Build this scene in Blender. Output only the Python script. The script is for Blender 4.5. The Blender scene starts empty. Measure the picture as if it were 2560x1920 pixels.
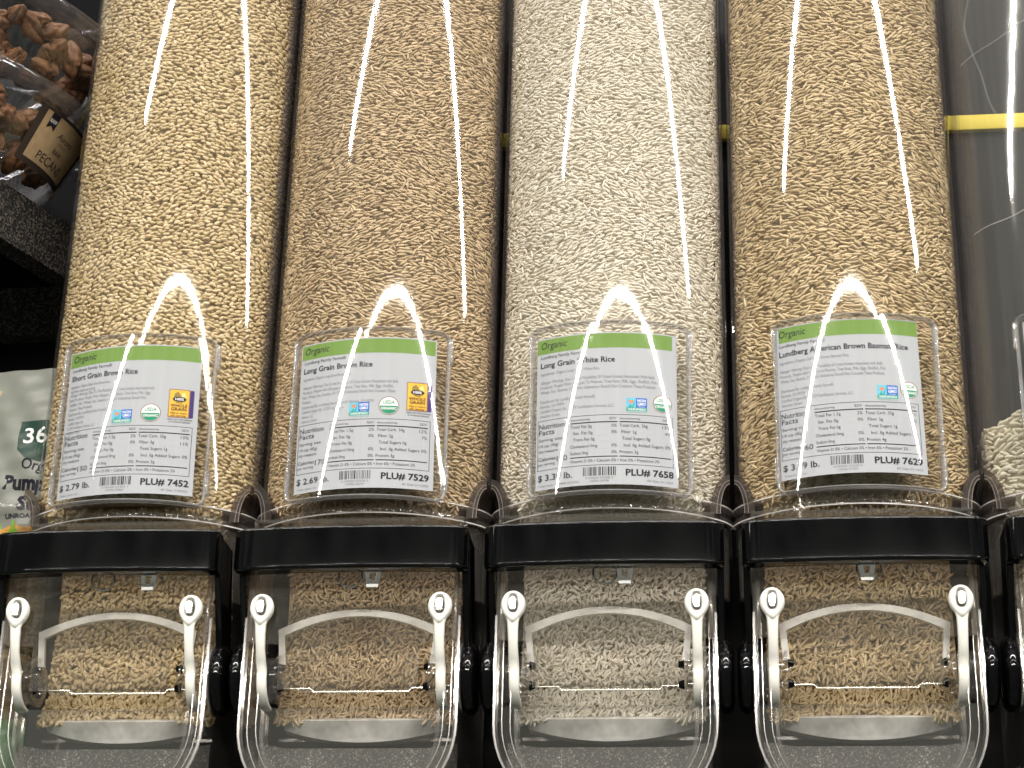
import bpy, bmesh, math, random
import numpy as np
from mathutils import Vector, Matrix

# ------------------------------------------------------------------ camera, world, lamps, exposure
sc = bpy.context.scene
COL = sc.collection
S = 0.165                                   # pitch of the dispensers (m)

cam = bpy.data.objects.new('camera', bpy.data.cameras.new('camera'))
COL.objects.link(cam); sc.camera = cam
cam.data.sensor_width = 36.0
cam.data.lens = 70.3
cam.data.clip_start = 0.02; cam.data.clip_end = 60
_r = Vector((0.99314433, 0.11446786, 0.02369492)); _u = Vector((0.02517831, -0.40742108, 0.91289327)); _f = Vector((-0.11415075, 0.90603817, 0.40751004))
m = Matrix((( _r.x, _u.x, -_f.x, 0.42074), (_r.y, _u.y, -_f.y, -1.31346), (_r.z, _u.z, -_f.z, -0.44514), (0, 0, 0, 1)))
cam.matrix_world = m

world = bpy.data.worlds.new('World'); sc.world = world; world.use_nodes = True
wt = world.node_tree; bg = wt.nodes['Background']; bg.inputs['Strength'].default_value = 1.0
# the surrounding shop: a dim aisle of upright packs with a paler ceiling above
_tc = wt.nodes.new('ShaderNodeTexCoord'); _mp = wt.nodes.new('ShaderNodeMapping'); _mp.inputs['Scale'].default_value = (9, 9, 2.2)
_nz = wt.nodes.new('ShaderNodeTexNoise'); _nz.inputs['Scale'].default_value = 1.6; _nz.inputs['Detail'].default_value = 3
_rp = wt.nodes.new('ShaderNodeValToRGB'); _rp.color_ramp.elements[0].position = .42; _rp.color_ramp.elements[1].position = .72
_rp.color_ramp.elements[0].color = (.035, .038, .032, 1); _rp.color_ramp.elements[1].color = (.30, .33, .27, 1)
_sx = wt.nodes.new('ShaderNodeSeparateXYZ'); _mr = wt.nodes.new('ShaderNodeMapRange'); _mr.inputs['From Min'].default_value = .42; _mr.inputs['From Max'].default_value = .80
_mx = wt.nodes.new('ShaderNodeMix'); _mx.data_type = 'RGBA'; _mx.inputs['B'].default_value = (.58, .56, .53, 1)
for a_, b_ in ((_tc.outputs['Generated'], _mp.inputs['Vector']), (_mp.outputs['Vector'], _nz.inputs['Vector']), (_nz.outputs['Fac'], _rp.inputs['Fac']), (_tc.outputs['Generated'], _sx.inputs['Vector']),
               (_sx.outputs['Z'], _mr.inputs['Value']), (_mr.outputs['Result'], _mx.inputs['Factor']), (_rp.outputs['Color'], _mx.inputs['A']), (_mx.outputs['Result'], bg.inputs['Color'])):
    wt.links.new(a_, b_)

def lamp_row(dist, h, x0, x1, n, power, width=0.045):
    L = (x1 - x0) / n
    for k in range(n):
        d = bpy.data.lights.new('ceiling_or_fill_tube', 'AREA'); d.shape = 'RECTANGLE'
        d.size = L * 0.94; d.size_y = width; d.energy = power * L; d.color = (1.0, 0.95, 0.87)
        o = bpy.data.objects.new('ceiling_or_fill_tube', d); COL.objects.link(o)
        x = x0 + (k + .5) * L; a = math.radians(-5)
        o.location = (.25 + x*math.cos(a), -dist + x*math.sin(a)*-1, h); o.rotation_euler = (0, 0, -a)
H = 2.6
lamp_row(0.70, H, -2.6, 3.4, 3, 11)
lamp_row(2.78, H, -2.7, 4.4, 6, 50, .075)
lamp_row(4.90, H, -4.6, 5.0, 6, 18, .036)
lamp_row(9.55, H, -6.0, 6.6, 5, 225, .08)  # far row added as low frontal fill light

sc.view_settings.view_transform = 'Standard'; sc.view_settings.look = 'None'
sc.view_settings.exposure = 0.12; sc.view_settings.gamma = 1.0
sc.cycles.use_denoising = True
sc.cycles.max_bounces = 10; sc.cycles.transparent_max_bounces = 40
sc.cycles.diffuse_bounces = 5; sc.cycles.glossy_bounces = 4; sc.cycles.transmission_bounces = 4
sc.cycles.caustics_reflective = False; sc.cycles.caustics_refractive = False
sc.cycles.sample_clamp_indirect = 4.0

random.seed(7); rng = np.random.default_rng(11)

# ------------------------------------------------------------------ materials
def newmat(name):
    mt = bpy.data.materials.new(name); mt.use_nodes = True
    nt = mt.node_tree; nt.nodes.clear()
    out = nt.nodes.new('ShaderNodeOutputMaterial')
    return mt, nt, out
def N(nt, t, **kw):
    n = nt.nodes.new(t)
    for k, v in kw.items():
        if k in n.inputs: n.inputs[k].default_value = v
        else: setattr(n, k, v)
    return n
def noise(nt, scale, detail=3, rough=.5, obj=True):
    tc = N(nt, 'ShaderNodeTexCoord'); nz = N(nt, 'ShaderNodeTexNoise', Scale=scale, Detail=detail, Roughness=rough)
    nt.links.new(tc.outputs['Object'], nz.inputs['Vector']); return nz
def ramp(nt, src, a, b, ca=(0,0,0,1), cb=(1,1,1,1)):
    r = N(nt, 'ShaderNodeValToRGB'); r.color_ramp.elements[0].position = a; r.color_ramp.elements[1].position = b
    r.color_ramp.elements[0].color = ca; r.color_ramp.elements[1].color = cb
    nt.links.new(src, r.inputs['Fac']); return r

def solid(name, col, rough=.5, spec=.5, metal=0, var=0, vscale=40, bump=0, bscale=200, coat=0, sss=0):
    mt, nt, out = newmat(name)
    p = N(nt, 'ShaderNodeBsdfPrincipled', Roughness=rough, Metallic=metal)
    p.inputs['Base Color'].default_value = (*col, 1); p.inputs['Specular IOR Level'].default_value = spec
    p.inputs['Coat Weight'].default_value = coat; p.inputs['Coat Roughness'].default_value = .05
    if var:
        nz = noise(nt, vscale, 5); r = ramp(nt, nz.outputs['Fac'], .3, .7, tuple(c*(1-var) for c in col)+(1,), tuple(min(1,c*(1+var)) for c in col)+(1,))
        nt.links.new(r.outputs['Color'], p.inputs['Base Color'])
    if bump:
        nb = noise(nt, bscale, 4); b = N(nt, 'ShaderNodeBump', Strength=bump, Distance=.001)
        nt.links.new(nb.outputs['Fac'], b.inputs['Height']); nt.links.new(b.outputs['Normal'], p.inputs['Normal'])
    nt.links.new(p.outputs['BSDF'], out.inputs['Surface']); return mt

def clear(name, tint=(.985,.98,.975), rough=.03, haze=0.0, hcol=(.75,.74,.70), dust=0.0, dscale=900, dth=(.60,.72), wave=.06, wscale=22, scratch=0.0):
    """thin clear plastic: straight-through transmission, Fresnel gloss, a little haze and dust"""
    mt, nt, out = newmat(name); L = nt.links
    tr = N(nt, 'ShaderNodeBsdfTransparent'); tr.inputs['Color'].default_value = (*tint, 1)
    gl = N(nt, 'ShaderNodeBsdfGlossy', Roughness=rough); gl.inputs['Color'].default_value = (1, 1, 1, 1)
    geo = N(nt, 'ShaderNodeNewGeometry')
    ior = N(nt, 'ShaderNodeMapRange'); ior.inputs['To Min'].default_value = 1.50; ior.inputs['To Max'].default_value = 1/1.50
    L.new(geo.outputs['Backfacing'], ior.inputs['Value'])
    fr = N(nt, 'ShaderNodeFresnel'); L.new(ior.outputs['Result'], fr.inputs['IOR'])
    if wave:
        nz = noise(nt, wscale, 2); b = N(nt, 'ShaderNodeBump', Strength=wave, Distance=.004)
        L.new(nz.outputs['Fac'], b.inputs['Height']); L.new(b.outputs['Normal'], gl.inputs['Normal'])
    base = tr
    if haze or dust or scratch:
        df = N(nt, 'ShaderNodeBsdfDiffuse'); df.inputs['Color'].default_value = (*hcol, 1)
        mh = N(nt, 'ShaderNodeMixShader'); L.new(tr.outputs[0], mh.inputs[1]); L.new(df.outputs[0], mh.inputs[2])
        if dust or haze > .03:
            n1 = noise(nt, 35, 3, .65); r1 = ramp(nt, n1.outputs['Fac'], .25, .8, (haze*.4,)*3+(1,), (haze*1.6,)*3+(1,)); val = r1.outputs['Color']
        else:
            cv = N(nt, 'ShaderNodeRGB'); cv.outputs[0].default_value = (haze, haze, haze, 1); val = cv.outputs[0]
        if dust:
            n2 = noise(nt, dscale, 2, .6); r2 = ramp(nt, n2.outputs['Fac'], dth[0], dth[1], (0,0,0,1), (dust,)*3+(1,))
            n3 = noise(nt, 18, 4, .6); r3 = ramp(nt, n3.outputs['Fac'], .35, .65)
            mu = N(nt, 'ShaderNodeMix', data_type='RGBA', blend_type='MULTIPLY'); mu.inputs['Factor'].default_value = .75
            L.new(r2.outputs['Color'], mu.inputs['A']); L.new(r3.outputs['Color'], mu.inputs['B'])
            ad = N(nt, 'ShaderNodeMix', data_type='RGBA', blend_type='ADD'); ad.inputs['Factor'].default_value = 1
            L.new(val, ad.inputs['A']); L.new(mu.outputs['Result'], ad.inputs['B']); val = ad.outputs['Result']
        if scratch:
            tc = N(nt, 'ShaderNodeTexCoord'); wv = N(nt, 'ShaderNodeTexWave', Scale=9, Distortion=14, Detail=1.5); wv.inputs['Detail Scale'].default_value = .6
            L.new(tc.outputs['Object'], wv.inputs['Vector']); rs = ramp(nt, wv.outputs['Fac'], .9985, 1.0, (0,0,0,1), (scratch,)*3+(1,))
            ad2 = N(nt, 'ShaderNodeMix', data_type='RGBA', blend_type='ADD'); ad2.inputs['Factor'].default_value = 1
            L.new(val, ad2.inputs['A']); L.new(rs.outputs['Color'], ad2.inputs['B']); val = ad2.outputs['Result']
        L.new(val, mh.inputs['Fac']); base = mh
    mx = N(nt, 'ShaderNodeMixShader'); L.new(fr.outputs[0], mx.inputs['Fac']); L.new(base.outputs[0], mx.inputs[1]); L.new(gl.outputs[0], mx.inputs[2])
    L.new(mx.outputs[0], out.inputs['Surface']); return mt

def rice_mat(name, c0, c1, rough=.42, thru=.28):
    mt, nt, out = newmat(name); L = nt.links
    at = N(nt, 'ShaderNodeAttribute', attribute_name='tint', attribute_type='INSTANCER')
    r = ramp(nt, at.outputs['Fac'], 0, 1, (*c0, 1), (*c1, 1))
    p = N(nt, 'ShaderNodeBsdfPrincipled', Roughness=rough); L.new(r.outputs['Color'], p.inputs['Base Color'])
    p.inputs['Specular IOR Level'].default_value = .45
    tl = N(nt, 'ShaderNodeBsdfTranslucent'); L.new(r.outputs['Color'], tl.inputs['Color'])
    mx = N(nt, 'ShaderNodeMixShader', Fac=thru); L.new(p.outputs['BSDF'], mx.inputs[1]); L.new(tl.outputs[0], mx.inputs[2])
    L.new(mx.outputs[0], out.inputs['Surface']); return mt

def dust_floor():
    mt, nt, out = newmat('dust_on_black'); L = nt.links
    p = N(nt, 'ShaderNodeBsdfPrincipled', Roughness=.5)
    nz = noise(nt, 760, 3, .7); r = ramp(nt, nz.outputs['Fac'], .52, .70, (.010,.010,.009,1), (.27,.26,.235,1))
    n2 = noise(nt, 22, 4, .6); r2 = ramp(nt, n2.outputs['Fac'], .32, .62, (.25,.25,.25,1), (1,1,1,1))
    mu = N(nt, 'ShaderNodeMix', data_type='RGBA', blend_type='MULTIPLY'); mu.inputs['Factor'].default_value = 1
    L.new(r.outputs['Color'], mu.inputs['A']); L.new(r2.outputs['Color'], mu.inputs['B']); L.new(mu.outputs['Result'], p.inputs['Base Color'])
    L.new(p.outputs['BSDF'], out.inputs['Surface']); return mt
M = {}
M['tube']   = clear('tube_plastic', (.988,.982,.972), .03, haze=.012, wave=0)
M['tube_empty'] = clear('scratched_tube_plastic', (.97,.965,.955), .05, haze=.02, wave=.05, wscale=16, scratch=.05)
M['tube_side'] = clear('tube_side_plastic', (.86,.85,.86), .05, haze=.10, hcol=(.42,.40,.42), wave=.01)
M['rim']    = clear('rim_plastic', (.965,.955,.95), .05, haze=.03, hcol=(.62,.58,.57), wave=.08, wscale=60)
M['smoky']  = clear('smoky_plastic', (.60,.54,.50), .08, haze=.10, hcol=(.34,.29,.26), wave=.06, wscale=50)
M['rib']    = clear('rib_plastic', (.70,.65,.62), .12, haze=.22, hcol=(.46,.42,.39))
M['lid']    = clear('lid_plastic', (.955,.945,.93), .02, haze=.03, hcol=(.55,.51,.45), dust=.22, dscale=420, dth=(.66,.74), wave=.003, wscale=12)
M['shell']  = clear('chute_plastic', (.91,.90,.89), .06, haze=.03, hcol=(.62,.60,.58), wave=.06, wscale=25)
M['dusty']  = clear('dusty_plastic', (.955,.95,.945), .05, haze=.02, hcol=(.55,.53,.50), wave=.05)
M['edge']   = clear('edge_plastic', (.82,.80,.79), .10, haze=.11, hcol=(.72,.69,.67), wave=.0)
M['line']   = clear('glint_and_crack_line', (.75,.73,.72), .06, haze=.55, hcol=(.86,.84,.83), wave=0)  # hazy white for painted rim highlights and for the cracks
M['frost']  = clear('frosted_plastic', (.60,.59,.57), .25, haze=.66, hcol=(.94,.94,.92), wave=.1)
M['edge_glint'] = clear('painted_edge_glint', (.8,.78,.7), .1, haze=.85, hcol=(.95,.92,.80), wave=0)  # pale haze standing in for reflected ceiling light
M['holder'] = clear('holder_plastic', (.988,.986,.984), .03, wave=.004, wscale=20)
M['holder_rim'] = clear('holder_rim_plastic', (.82,.81,.81), .05, haze=.18, hcol=(.82,.82,.84), wave=.03)
M['black']  = solid('black_gloss_plastic', (.0015,.0015,.002), .05, .36)
M['blackmatte'] = solid('black_shelf', (.005,.005,.006), .8, .06)
M['dust_floor'] = dust_floor()
M['white_rubber'] = solid('white_rubber', (.78,.77,.72), .42, .35, var=.05, vscale=120, bump=.03, bscale=300)
M['white_clip'] = solid('white_plastic', (.88,.88,.86), .3)
M['metal']  = solid('bright_peg', (.70,.69,.68), .15, .6, metal=.9)
M['back']   = solid('back_panel_metal', (.012,.012,.014), .55, .15, var=.25, vscale=6)
M['yellow'] = solid('yellow_strip', (.72,.58,.02), .5)
M['paper']  = solid('label_paper', (.41,.428,.465), .6, .2)
M['green']  = solid('green_band', (.155,.27,.058), .6, .2)
M['ink']    = solid('black_ink', (.014,.012,.022), .6, .2)
M['grey_ink'] = solid('grey_ink', (.16,.16,.18), .6, .2)
M['pale_ink'] = solid('pale_grey_ink', (.45,.45,.48), .6, .2)
M['white_ink'] = solid('white_ink', (.82,.82,.82), .6, .2)
M['blue']   = solid('seal_blue', (.02,.14,.52), .6, .2)
M['sky']    = solid('seal_light_blue', (.13,.48,.66), .6, .2)
M['teal']   = solid('seal_teal', (.03,.32,.27), .6, .2)
M['orange'] = solid('butterfly_orange', (.75,.22,.05), .6, .2)
M['usda']   = solid('seal_green', (.02,.25,.15), .6, .2)
M['brownring'] = solid('seal_brown', (.24,.11,.09), .6, .2)
M['gold']   = solid('stamp_gold', (.78,.45,.05), .6, .2)
M['olive']  = solid('stamp_olive', (.27,.19,.05), .6, .2)
M['cream']  = solid('stamp_cream', (.80,.62,.25), .6, .2)
M['purple'] = solid('stamp_purple', (.05,.03,.16), .6, .2)
M['speckle'] = None
RICE = {
 'short': ((.58,.44,.215), (.92,.79,.54)),
 'long':  ((.50,.37,.20), (.87,.71,.49)),
 'white': ((.84,.785,.67), (.97,.945,.89)),
 'basmati': ((.52,.39,.20), (.89,.745,.50)),
 'jasmine': ((.84,.79,.64), (.97,.95,.86)),
}
for k, (a, b) in RICE.items(): M['rice_' + k] = rice_mat('rice_' + k, a, b, thru=.34 if k in ('white', 'jasmine') else .26)
def speckle():
    mt, nt, out = newmat('speckled_coating'); L = nt.links
    p = N(nt, 'ShaderNodeBsdfPrincipled', Roughness=.55)
    nz = noise(nt, 520, 2, .5); r = ramp(nt, nz.outputs['Fac'], .48, .66, (.006,.006,.006,1), (.115,.095,.08,1))
    L.new(r.outputs['Color'], p.inputs['Base Color'])
    b = N(nt, 'ShaderNodeBump', Strength=.5, Distance=.0008); L.new(nz.outputs['Fac'], b.inputs['Height']); L.new(b.outputs['Normal'], p.inputs['Normal'])
    L.new(p.outputs['BSDF'], out.inputs['Surface']); return mt
M['speckle'] = speckle()

# ------------------------------------------------------------------ helpers
def mesh_obj(name, verts, faces, mat, parent=None, smooth=True, loc=None, angle=40):
    me = bpy.data.meshes.new(name); me.from_pydata([tuple(v) for v in verts], [], faces); me.validate(); me.update()
    return link(name, me, mat, parent, smooth, loc, angle)
def link(name, me, mat, parent=None, smooth=True, loc=None, angle=40):
    o = bpy.data.objects.new(name, me); COL.objects.link(o)
    for mm in (mat if isinstance(mat, (list, tuple)) else [mat]): me.materials.append(mm)
    if smooth:
        me.shade_smooth()
        me.set_sharp_from_angle(angle=math.radians(angle))
    if parent: o.parent = parent
    if loc: o.location = loc
    return o
def bm_obj(name, bm, mat, parent=None, smooth=True, loc=None, angle=40):
    bmesh.ops.recalc_face_normals(bm, faces=bm.faces)
    me = bpy.data.meshes.new(name); bm.to_mesh(me); bm.free()
    return link(name, me, mat, parent, smooth, loc, angle)
def wn(o):
    w = o.modifiers.new('weighted_normals', 'WEIGHTED_NORMAL'); w.keep_sharp = False; w.weight = 80; return o
def thing(name, label, cat, loc=(0,0,0), group=None):
    o = bpy.data.objects.new(name, None); COL.objects.link(o); o.location = loc; o.empty_display_size = .02
    return tag(o, label, cat, group)
def tag(o, label, cat, group=None, kind=None):
    o['label'] = label; o['category'] = cat
    if group: o['group'] = group
    if kind: o['kind'] = kind
    return o
def box(bm, x0, x1, y0, y1, z0, z1, bev=0, seg=2):
    r = bmesh.ops.create_cube(bm, size=1)
    for v in r['verts']: v.co = Vector(((x0+x1)/2 + v.co.x*(x1-x0), (y0+y1)/2 + v.co.y*(y1-y0), (z0+z1)/2 + v.co.z*(z1-z0)))
    if bev:
        es = list({e for v in r['verts'] for e in v.link_edges})
        bmesh.ops.bevel(bm, geom=es, offset=bev, segments=seg, affect='EDGES', profile=.5)
def sweep(pts, nrm, sec, closed_path=False):
    """pts (n,2) xy, nrm (n,2) outward; sec list of (n_off, z); returns verts, faces of a closed-section sweep with end caps"""
    V = []; F = []; k = len(sec)
    for p, n in zip(pts, nrm):
        for a, z in sec: V.append((p[0]+n[0]*a, p[1]+n[1]*a, z))
    n = len(pts); rngn = n if closed_path else n-1
    for i in range(rngn):
        j = (i+1) % n
        for q in range(k): F.append((i*k+q, j*k+q, j*k+(q+1)%k, i*k+(q+1)%k))
    if not closed_path: F += [tuple(range(k))[::-1], tuple((n-1)*k+q for q in range(k))]
    return V, F
def fix(o):
    bm = bmesh.new(); bm.from_mesh(o.data); bmesh.ops.recalc_face_normals(bm, faces=bm.faces); bm.to_mesh(o.data); bm.free(); return o
def prism(bm, outline, axis, a, b):
    """closed 2D outline extruded along an axis ('x','y','z') from a to b"""
    def mk(p, t):
        return {'y': (p[0], t, p[1]), 'x': (t, p[0], p[1]), 'z': (p[0], p[1], t)}[axis]
    A = [bm.verts.new(mk(p, a)) for p in outline]; B = [bm.verts.new(mk(p, b)) for p in outline]
    bm.faces.new(A); bm.faces.new(B[::-1]); n = len(A)
    for i in range(n): bm.faces.new((A[i], B[i], B[(i+1)%n], A[(i+1)%n]))
def ring_prism(bm, outer, inner, axis, a, b):
    def mk(p, t): return {'y': (p[0], t, p[1]), 'x': (t, p[0], p[1])}[axis]
    r = [[bm.verts.new(mk(p, t)) for p in o] for o in (outer, inner) for t in (a, b)]   # oa ob ia ib
    n = len(outer)
    for i in range(n):
        j = (i+1) % n
        bm.faces.new((r[0][i], r[0][j], r[1][j], r[1][i])); bm.faces.new((r[2][i], r[3][i], r[3][j], r[2][j]))
        bm.faces.new((r[0][i], r[2][i], r[2][j], r[0][j])); bm.faces.new((r[1][i], r[1][j], r[3][j], r[3][i]))
def lathe_x(bm, prof, y, z, seg=40):
    """prof list of (x, r) around an axis parallel to X at (y, z)"""
    rings = []
    for x, r in prof:
        rings.append([bm.verts.new((x, y + r*math.cos(t), z + r*math.sin(t))) for t in (2*math.pi*i/seg for i in range(seg))])
    for a, b in zip(rings, rings[1:]):
        for i in range(seg): bm.faces.new((a[i], a[(i+1)%seg], b[(i+1)%seg], b[i]))
    bm.faces.new(rings[0][::-1]); bm.faces.new(rings[-1])
def lathe_z(bm, prof, seg=72, close=True):
    rings = []
    for r, z in prof:
        rings.append([bm.verts.new((r*math.cos(t), r*math.sin(t), z)) for t in (2*math.pi*i/seg for i in range(seg))])
    pairs = list(zip(rings, rings[1:])) + ([(rings[-1], rings[0])] if close else [])
    for a, b in pairs:
        for i in range(seg): bm.faces.new((a[i], a[(i+1)%seg], b[(i+1)%seg], b[i]))
def rrect(x0, x1, z0, z1, r, seg=8, corners=(1,1,1,1)):
    """rounded rectangle, counter-clockwise from lower-left; corners bl br tr tl"""
    P = []
    for (cx, cz, a0, on) in ((x0, z0, 180, corners[0]), (x1, z0, 270, corners[1]), (x1, z1, 0, corners[2]), (x0, z1, 90, corners[3])):
        rr = r if on else 1e-4
        ox = cx + rr*(1 if cx == x0 else -1); oz = cz + rr*(1 if cz == z0 else -1)
        for i in range(seg+1):
            t = math.radians(a0 + 90*i/seg); P.append((ox + rr*math.cos(t), oz + rr*math.sin(t)))
    return P

# front profile of a dispenser tube: arc R=.108, corners r=.018, straight sides
AC, AR, CR, HW = 0.0370, 0.108, 0.030, 0.081
KC = 0.0222                                 # centre of the curve the price cards and their pockets follow, well proud of the tube
CX = HW - CR; CY = AC - math.sqrt((AR-CR)**2 - CX**2); TH = math.asin(CX/(AR-CR))
def profile(t=0.0, yback=.06, narc=40, ncor=14, nside=6):
    """points and outward normals, left back -> front -> right back, inset by t"""
    P = []; Nn = []
    for i in range(nside): P.append((-HW+t, yback + (CY-yback)*i/nside)); Nn.append((-1, 0))
    for i in range(ncor):
        a = math.pi/2 - (math.pi/2-TH)*i/ncor; P.append((-CX-(CR-t)*math.sin(a), CY-(CR-t)*math.cos(a))); Nn.append((-math.sin(a), -math.cos(a)))
    for i in range(narc+1):
        a = -TH + 2*TH*i/narc; P.append(((AR-t)*math.sin(a), AC-(AR-t)*math.cos(a))); Nn.append((math.sin(a), -math.cos(a)))
    R = [((-p[0], p[1]), (-n[0], n[1])) for p, n in zip(P[:nside+ncor], Nn[:nside+ncor])][::-1]
    P += [q[0] for q in R]; Nn += [q[1] for q in R]
    return np.array(P), np.array(Nn)
def sub_profile(t, ymax, **k):
    P, Nn = profile(t, **k); keep = P[:, 1] < ymax; return P[keep], Nn[keep]

# ------------------------------------------------------------------ text: all strings are turned into flat meshes in one go
TEXTS = {}
def want(s, bold=0, shear=0): TEXTS[(s, bold, shear)] = None
def resolve_texts():
    made = []
    for key in TEXTS:
        s, bold, shear = key
        c = bpy.data.curves.new('lettering', 'FONT'); c.body = s; c.size = 1; c.resolution_u = 2; c.offset = bold; c.shear = shear
        o = bpy.data.objects.new('lettering', c); COL.objects.link(o); made.append((key, o, c))
    dg = bpy.context.evaluated_depsgraph_get()
    for key, o, c in made:
        me = o.evaluated_get(dg).to_mesh()
        v = np.empty(len(me.vertices)*3); me.vertices.foreach_get('co', v); v = v.reshape(-1, 3)[:, :2].copy()
        f = [tuple(p.vertices) for p in me.polygons]
        TEXTS[key] = (v, f)
    for key, o, c in made:
        bpy.data.objects.remove(o); bpy.data.curves.remove(c)

class Print:
    """flat printing in mm on a sheet: collects polygons per ink, later mapped on the sheet's surface"""
    def __init__(s, grid=(1.6, 0)): s.items = []; s.txt = []; s.grid = grid
    def rect(s, ink, x0, x1, y0, y1, lev=1):
        n = max(1, int(math.ceil((x1-x0)/4)))
        for i in range(n):
            a = x0+(x1-x0)*i/n; b = x0+(x1-x0)*(i+1)/n
            s.items.append((ink, lev, [(a, y0), (b, y0), (b, y1), (a, y1)]))
    def poly(s, ink, pts, lev=1):
        def clip(P, ax, c, keep_hi):
            out = []
            for a, b in zip(P, P[1:] + P[:1]):
                ia = (a[ax] >= c) == keep_hi or a[ax] == c; ib = (b[ax] >= c) == keep_hi or b[ax] == c
                if ia: out.append(a)
                if ia != ib:
                    t = (c-a[ax])/(b[ax]-a[ax]); out.append((a[0]+(b[0]-a[0])*t, a[1]+(b[1]-a[1])*t))
            return out
        todo = [list(pts)]
        for ax, st in ((0, s.grid[0]), (1, s.grid[1])):
            if not st: continue
            nxt = []
            for P in todo:
                lo = min(p[ax] for p in P); hi = max(p[ax] for p in P); c = lo + st; R_ = P
                while c < hi - 1e-6:
                    L_ = clip(R_, ax, c, False)
                    if len(L_) > 2: nxt.append(L_)
                    R_ = clip(R_, ax, c, True); c += st
                    if len(R_) < 3: break
                if len(R_) > 2: nxt.append(R_)
            todo = nxt
        for P in todo: s.items.append((ink, lev, P))
    def disc(s, ink, cx, cy, r, lev=1, a0=0, a1=360, n=36):
        s.poly(ink, [(cx+r*math.cos(math.radians(a0+(a1-a0)*i/n)), cy+r*math.sin(math.radians(a0+(a1-a0)*i/n))) for i in range(n + (0 if a1-a0 == 360 else 1))], lev)
    def text(s, ink, st, x, y, cap, width=None, bold=0, shear=0, lev=2, align='l', rot=0):
        want(st, bold, shear); s.txt.append((ink, st, x, y, cap, width, bold, shear, lev, align, rot))
    def build(s, parent, mapf, names):
        per = {}
        for ink, lev, pts in s.items:
            V, F = per.setdefault(ink, ([], [])); b = len(V); V += [mapf(x, y, lev) for x, y in pts]; F.append(tuple(range(b, b+len(pts))))
        for ink, st, x, y, cap, width, bold, shear, lev, align, rot in s.txt:
            v, f = TEXTS[(st, bold, shear)]
            if len(v) == 0: continue
            k = cap/0.70; w0 = v[:, 0].max()-v[:, 0].min(); kx = k if width is None else width/max(w0, 1e-6)
            vx = (v[:, 0]-v[:, 0].min())*kx; vy = v[:, 1]*k
            if align == 'c': vx = vx - vx.max()/2
            if align == 'r': vx = vx - vx.max()
            cr, sr = math.cos(math.radians(rot)), math.sin(math.radians(rot))
            V, F = per.setdefault(ink, ([], [])); b = len(V)
            V += [mapf(x+a*cr-c*sr, y+a*sr+c*cr, lev) for a, c in zip(vx, vy)]; F += [tuple(b+q for q in ff) for ff in f]
        for ink, (V, F) in per.items():
            mesh_obj(names.get(ink, ink + '_print'), V, F, M[ink], parent, smooth=False)

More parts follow.
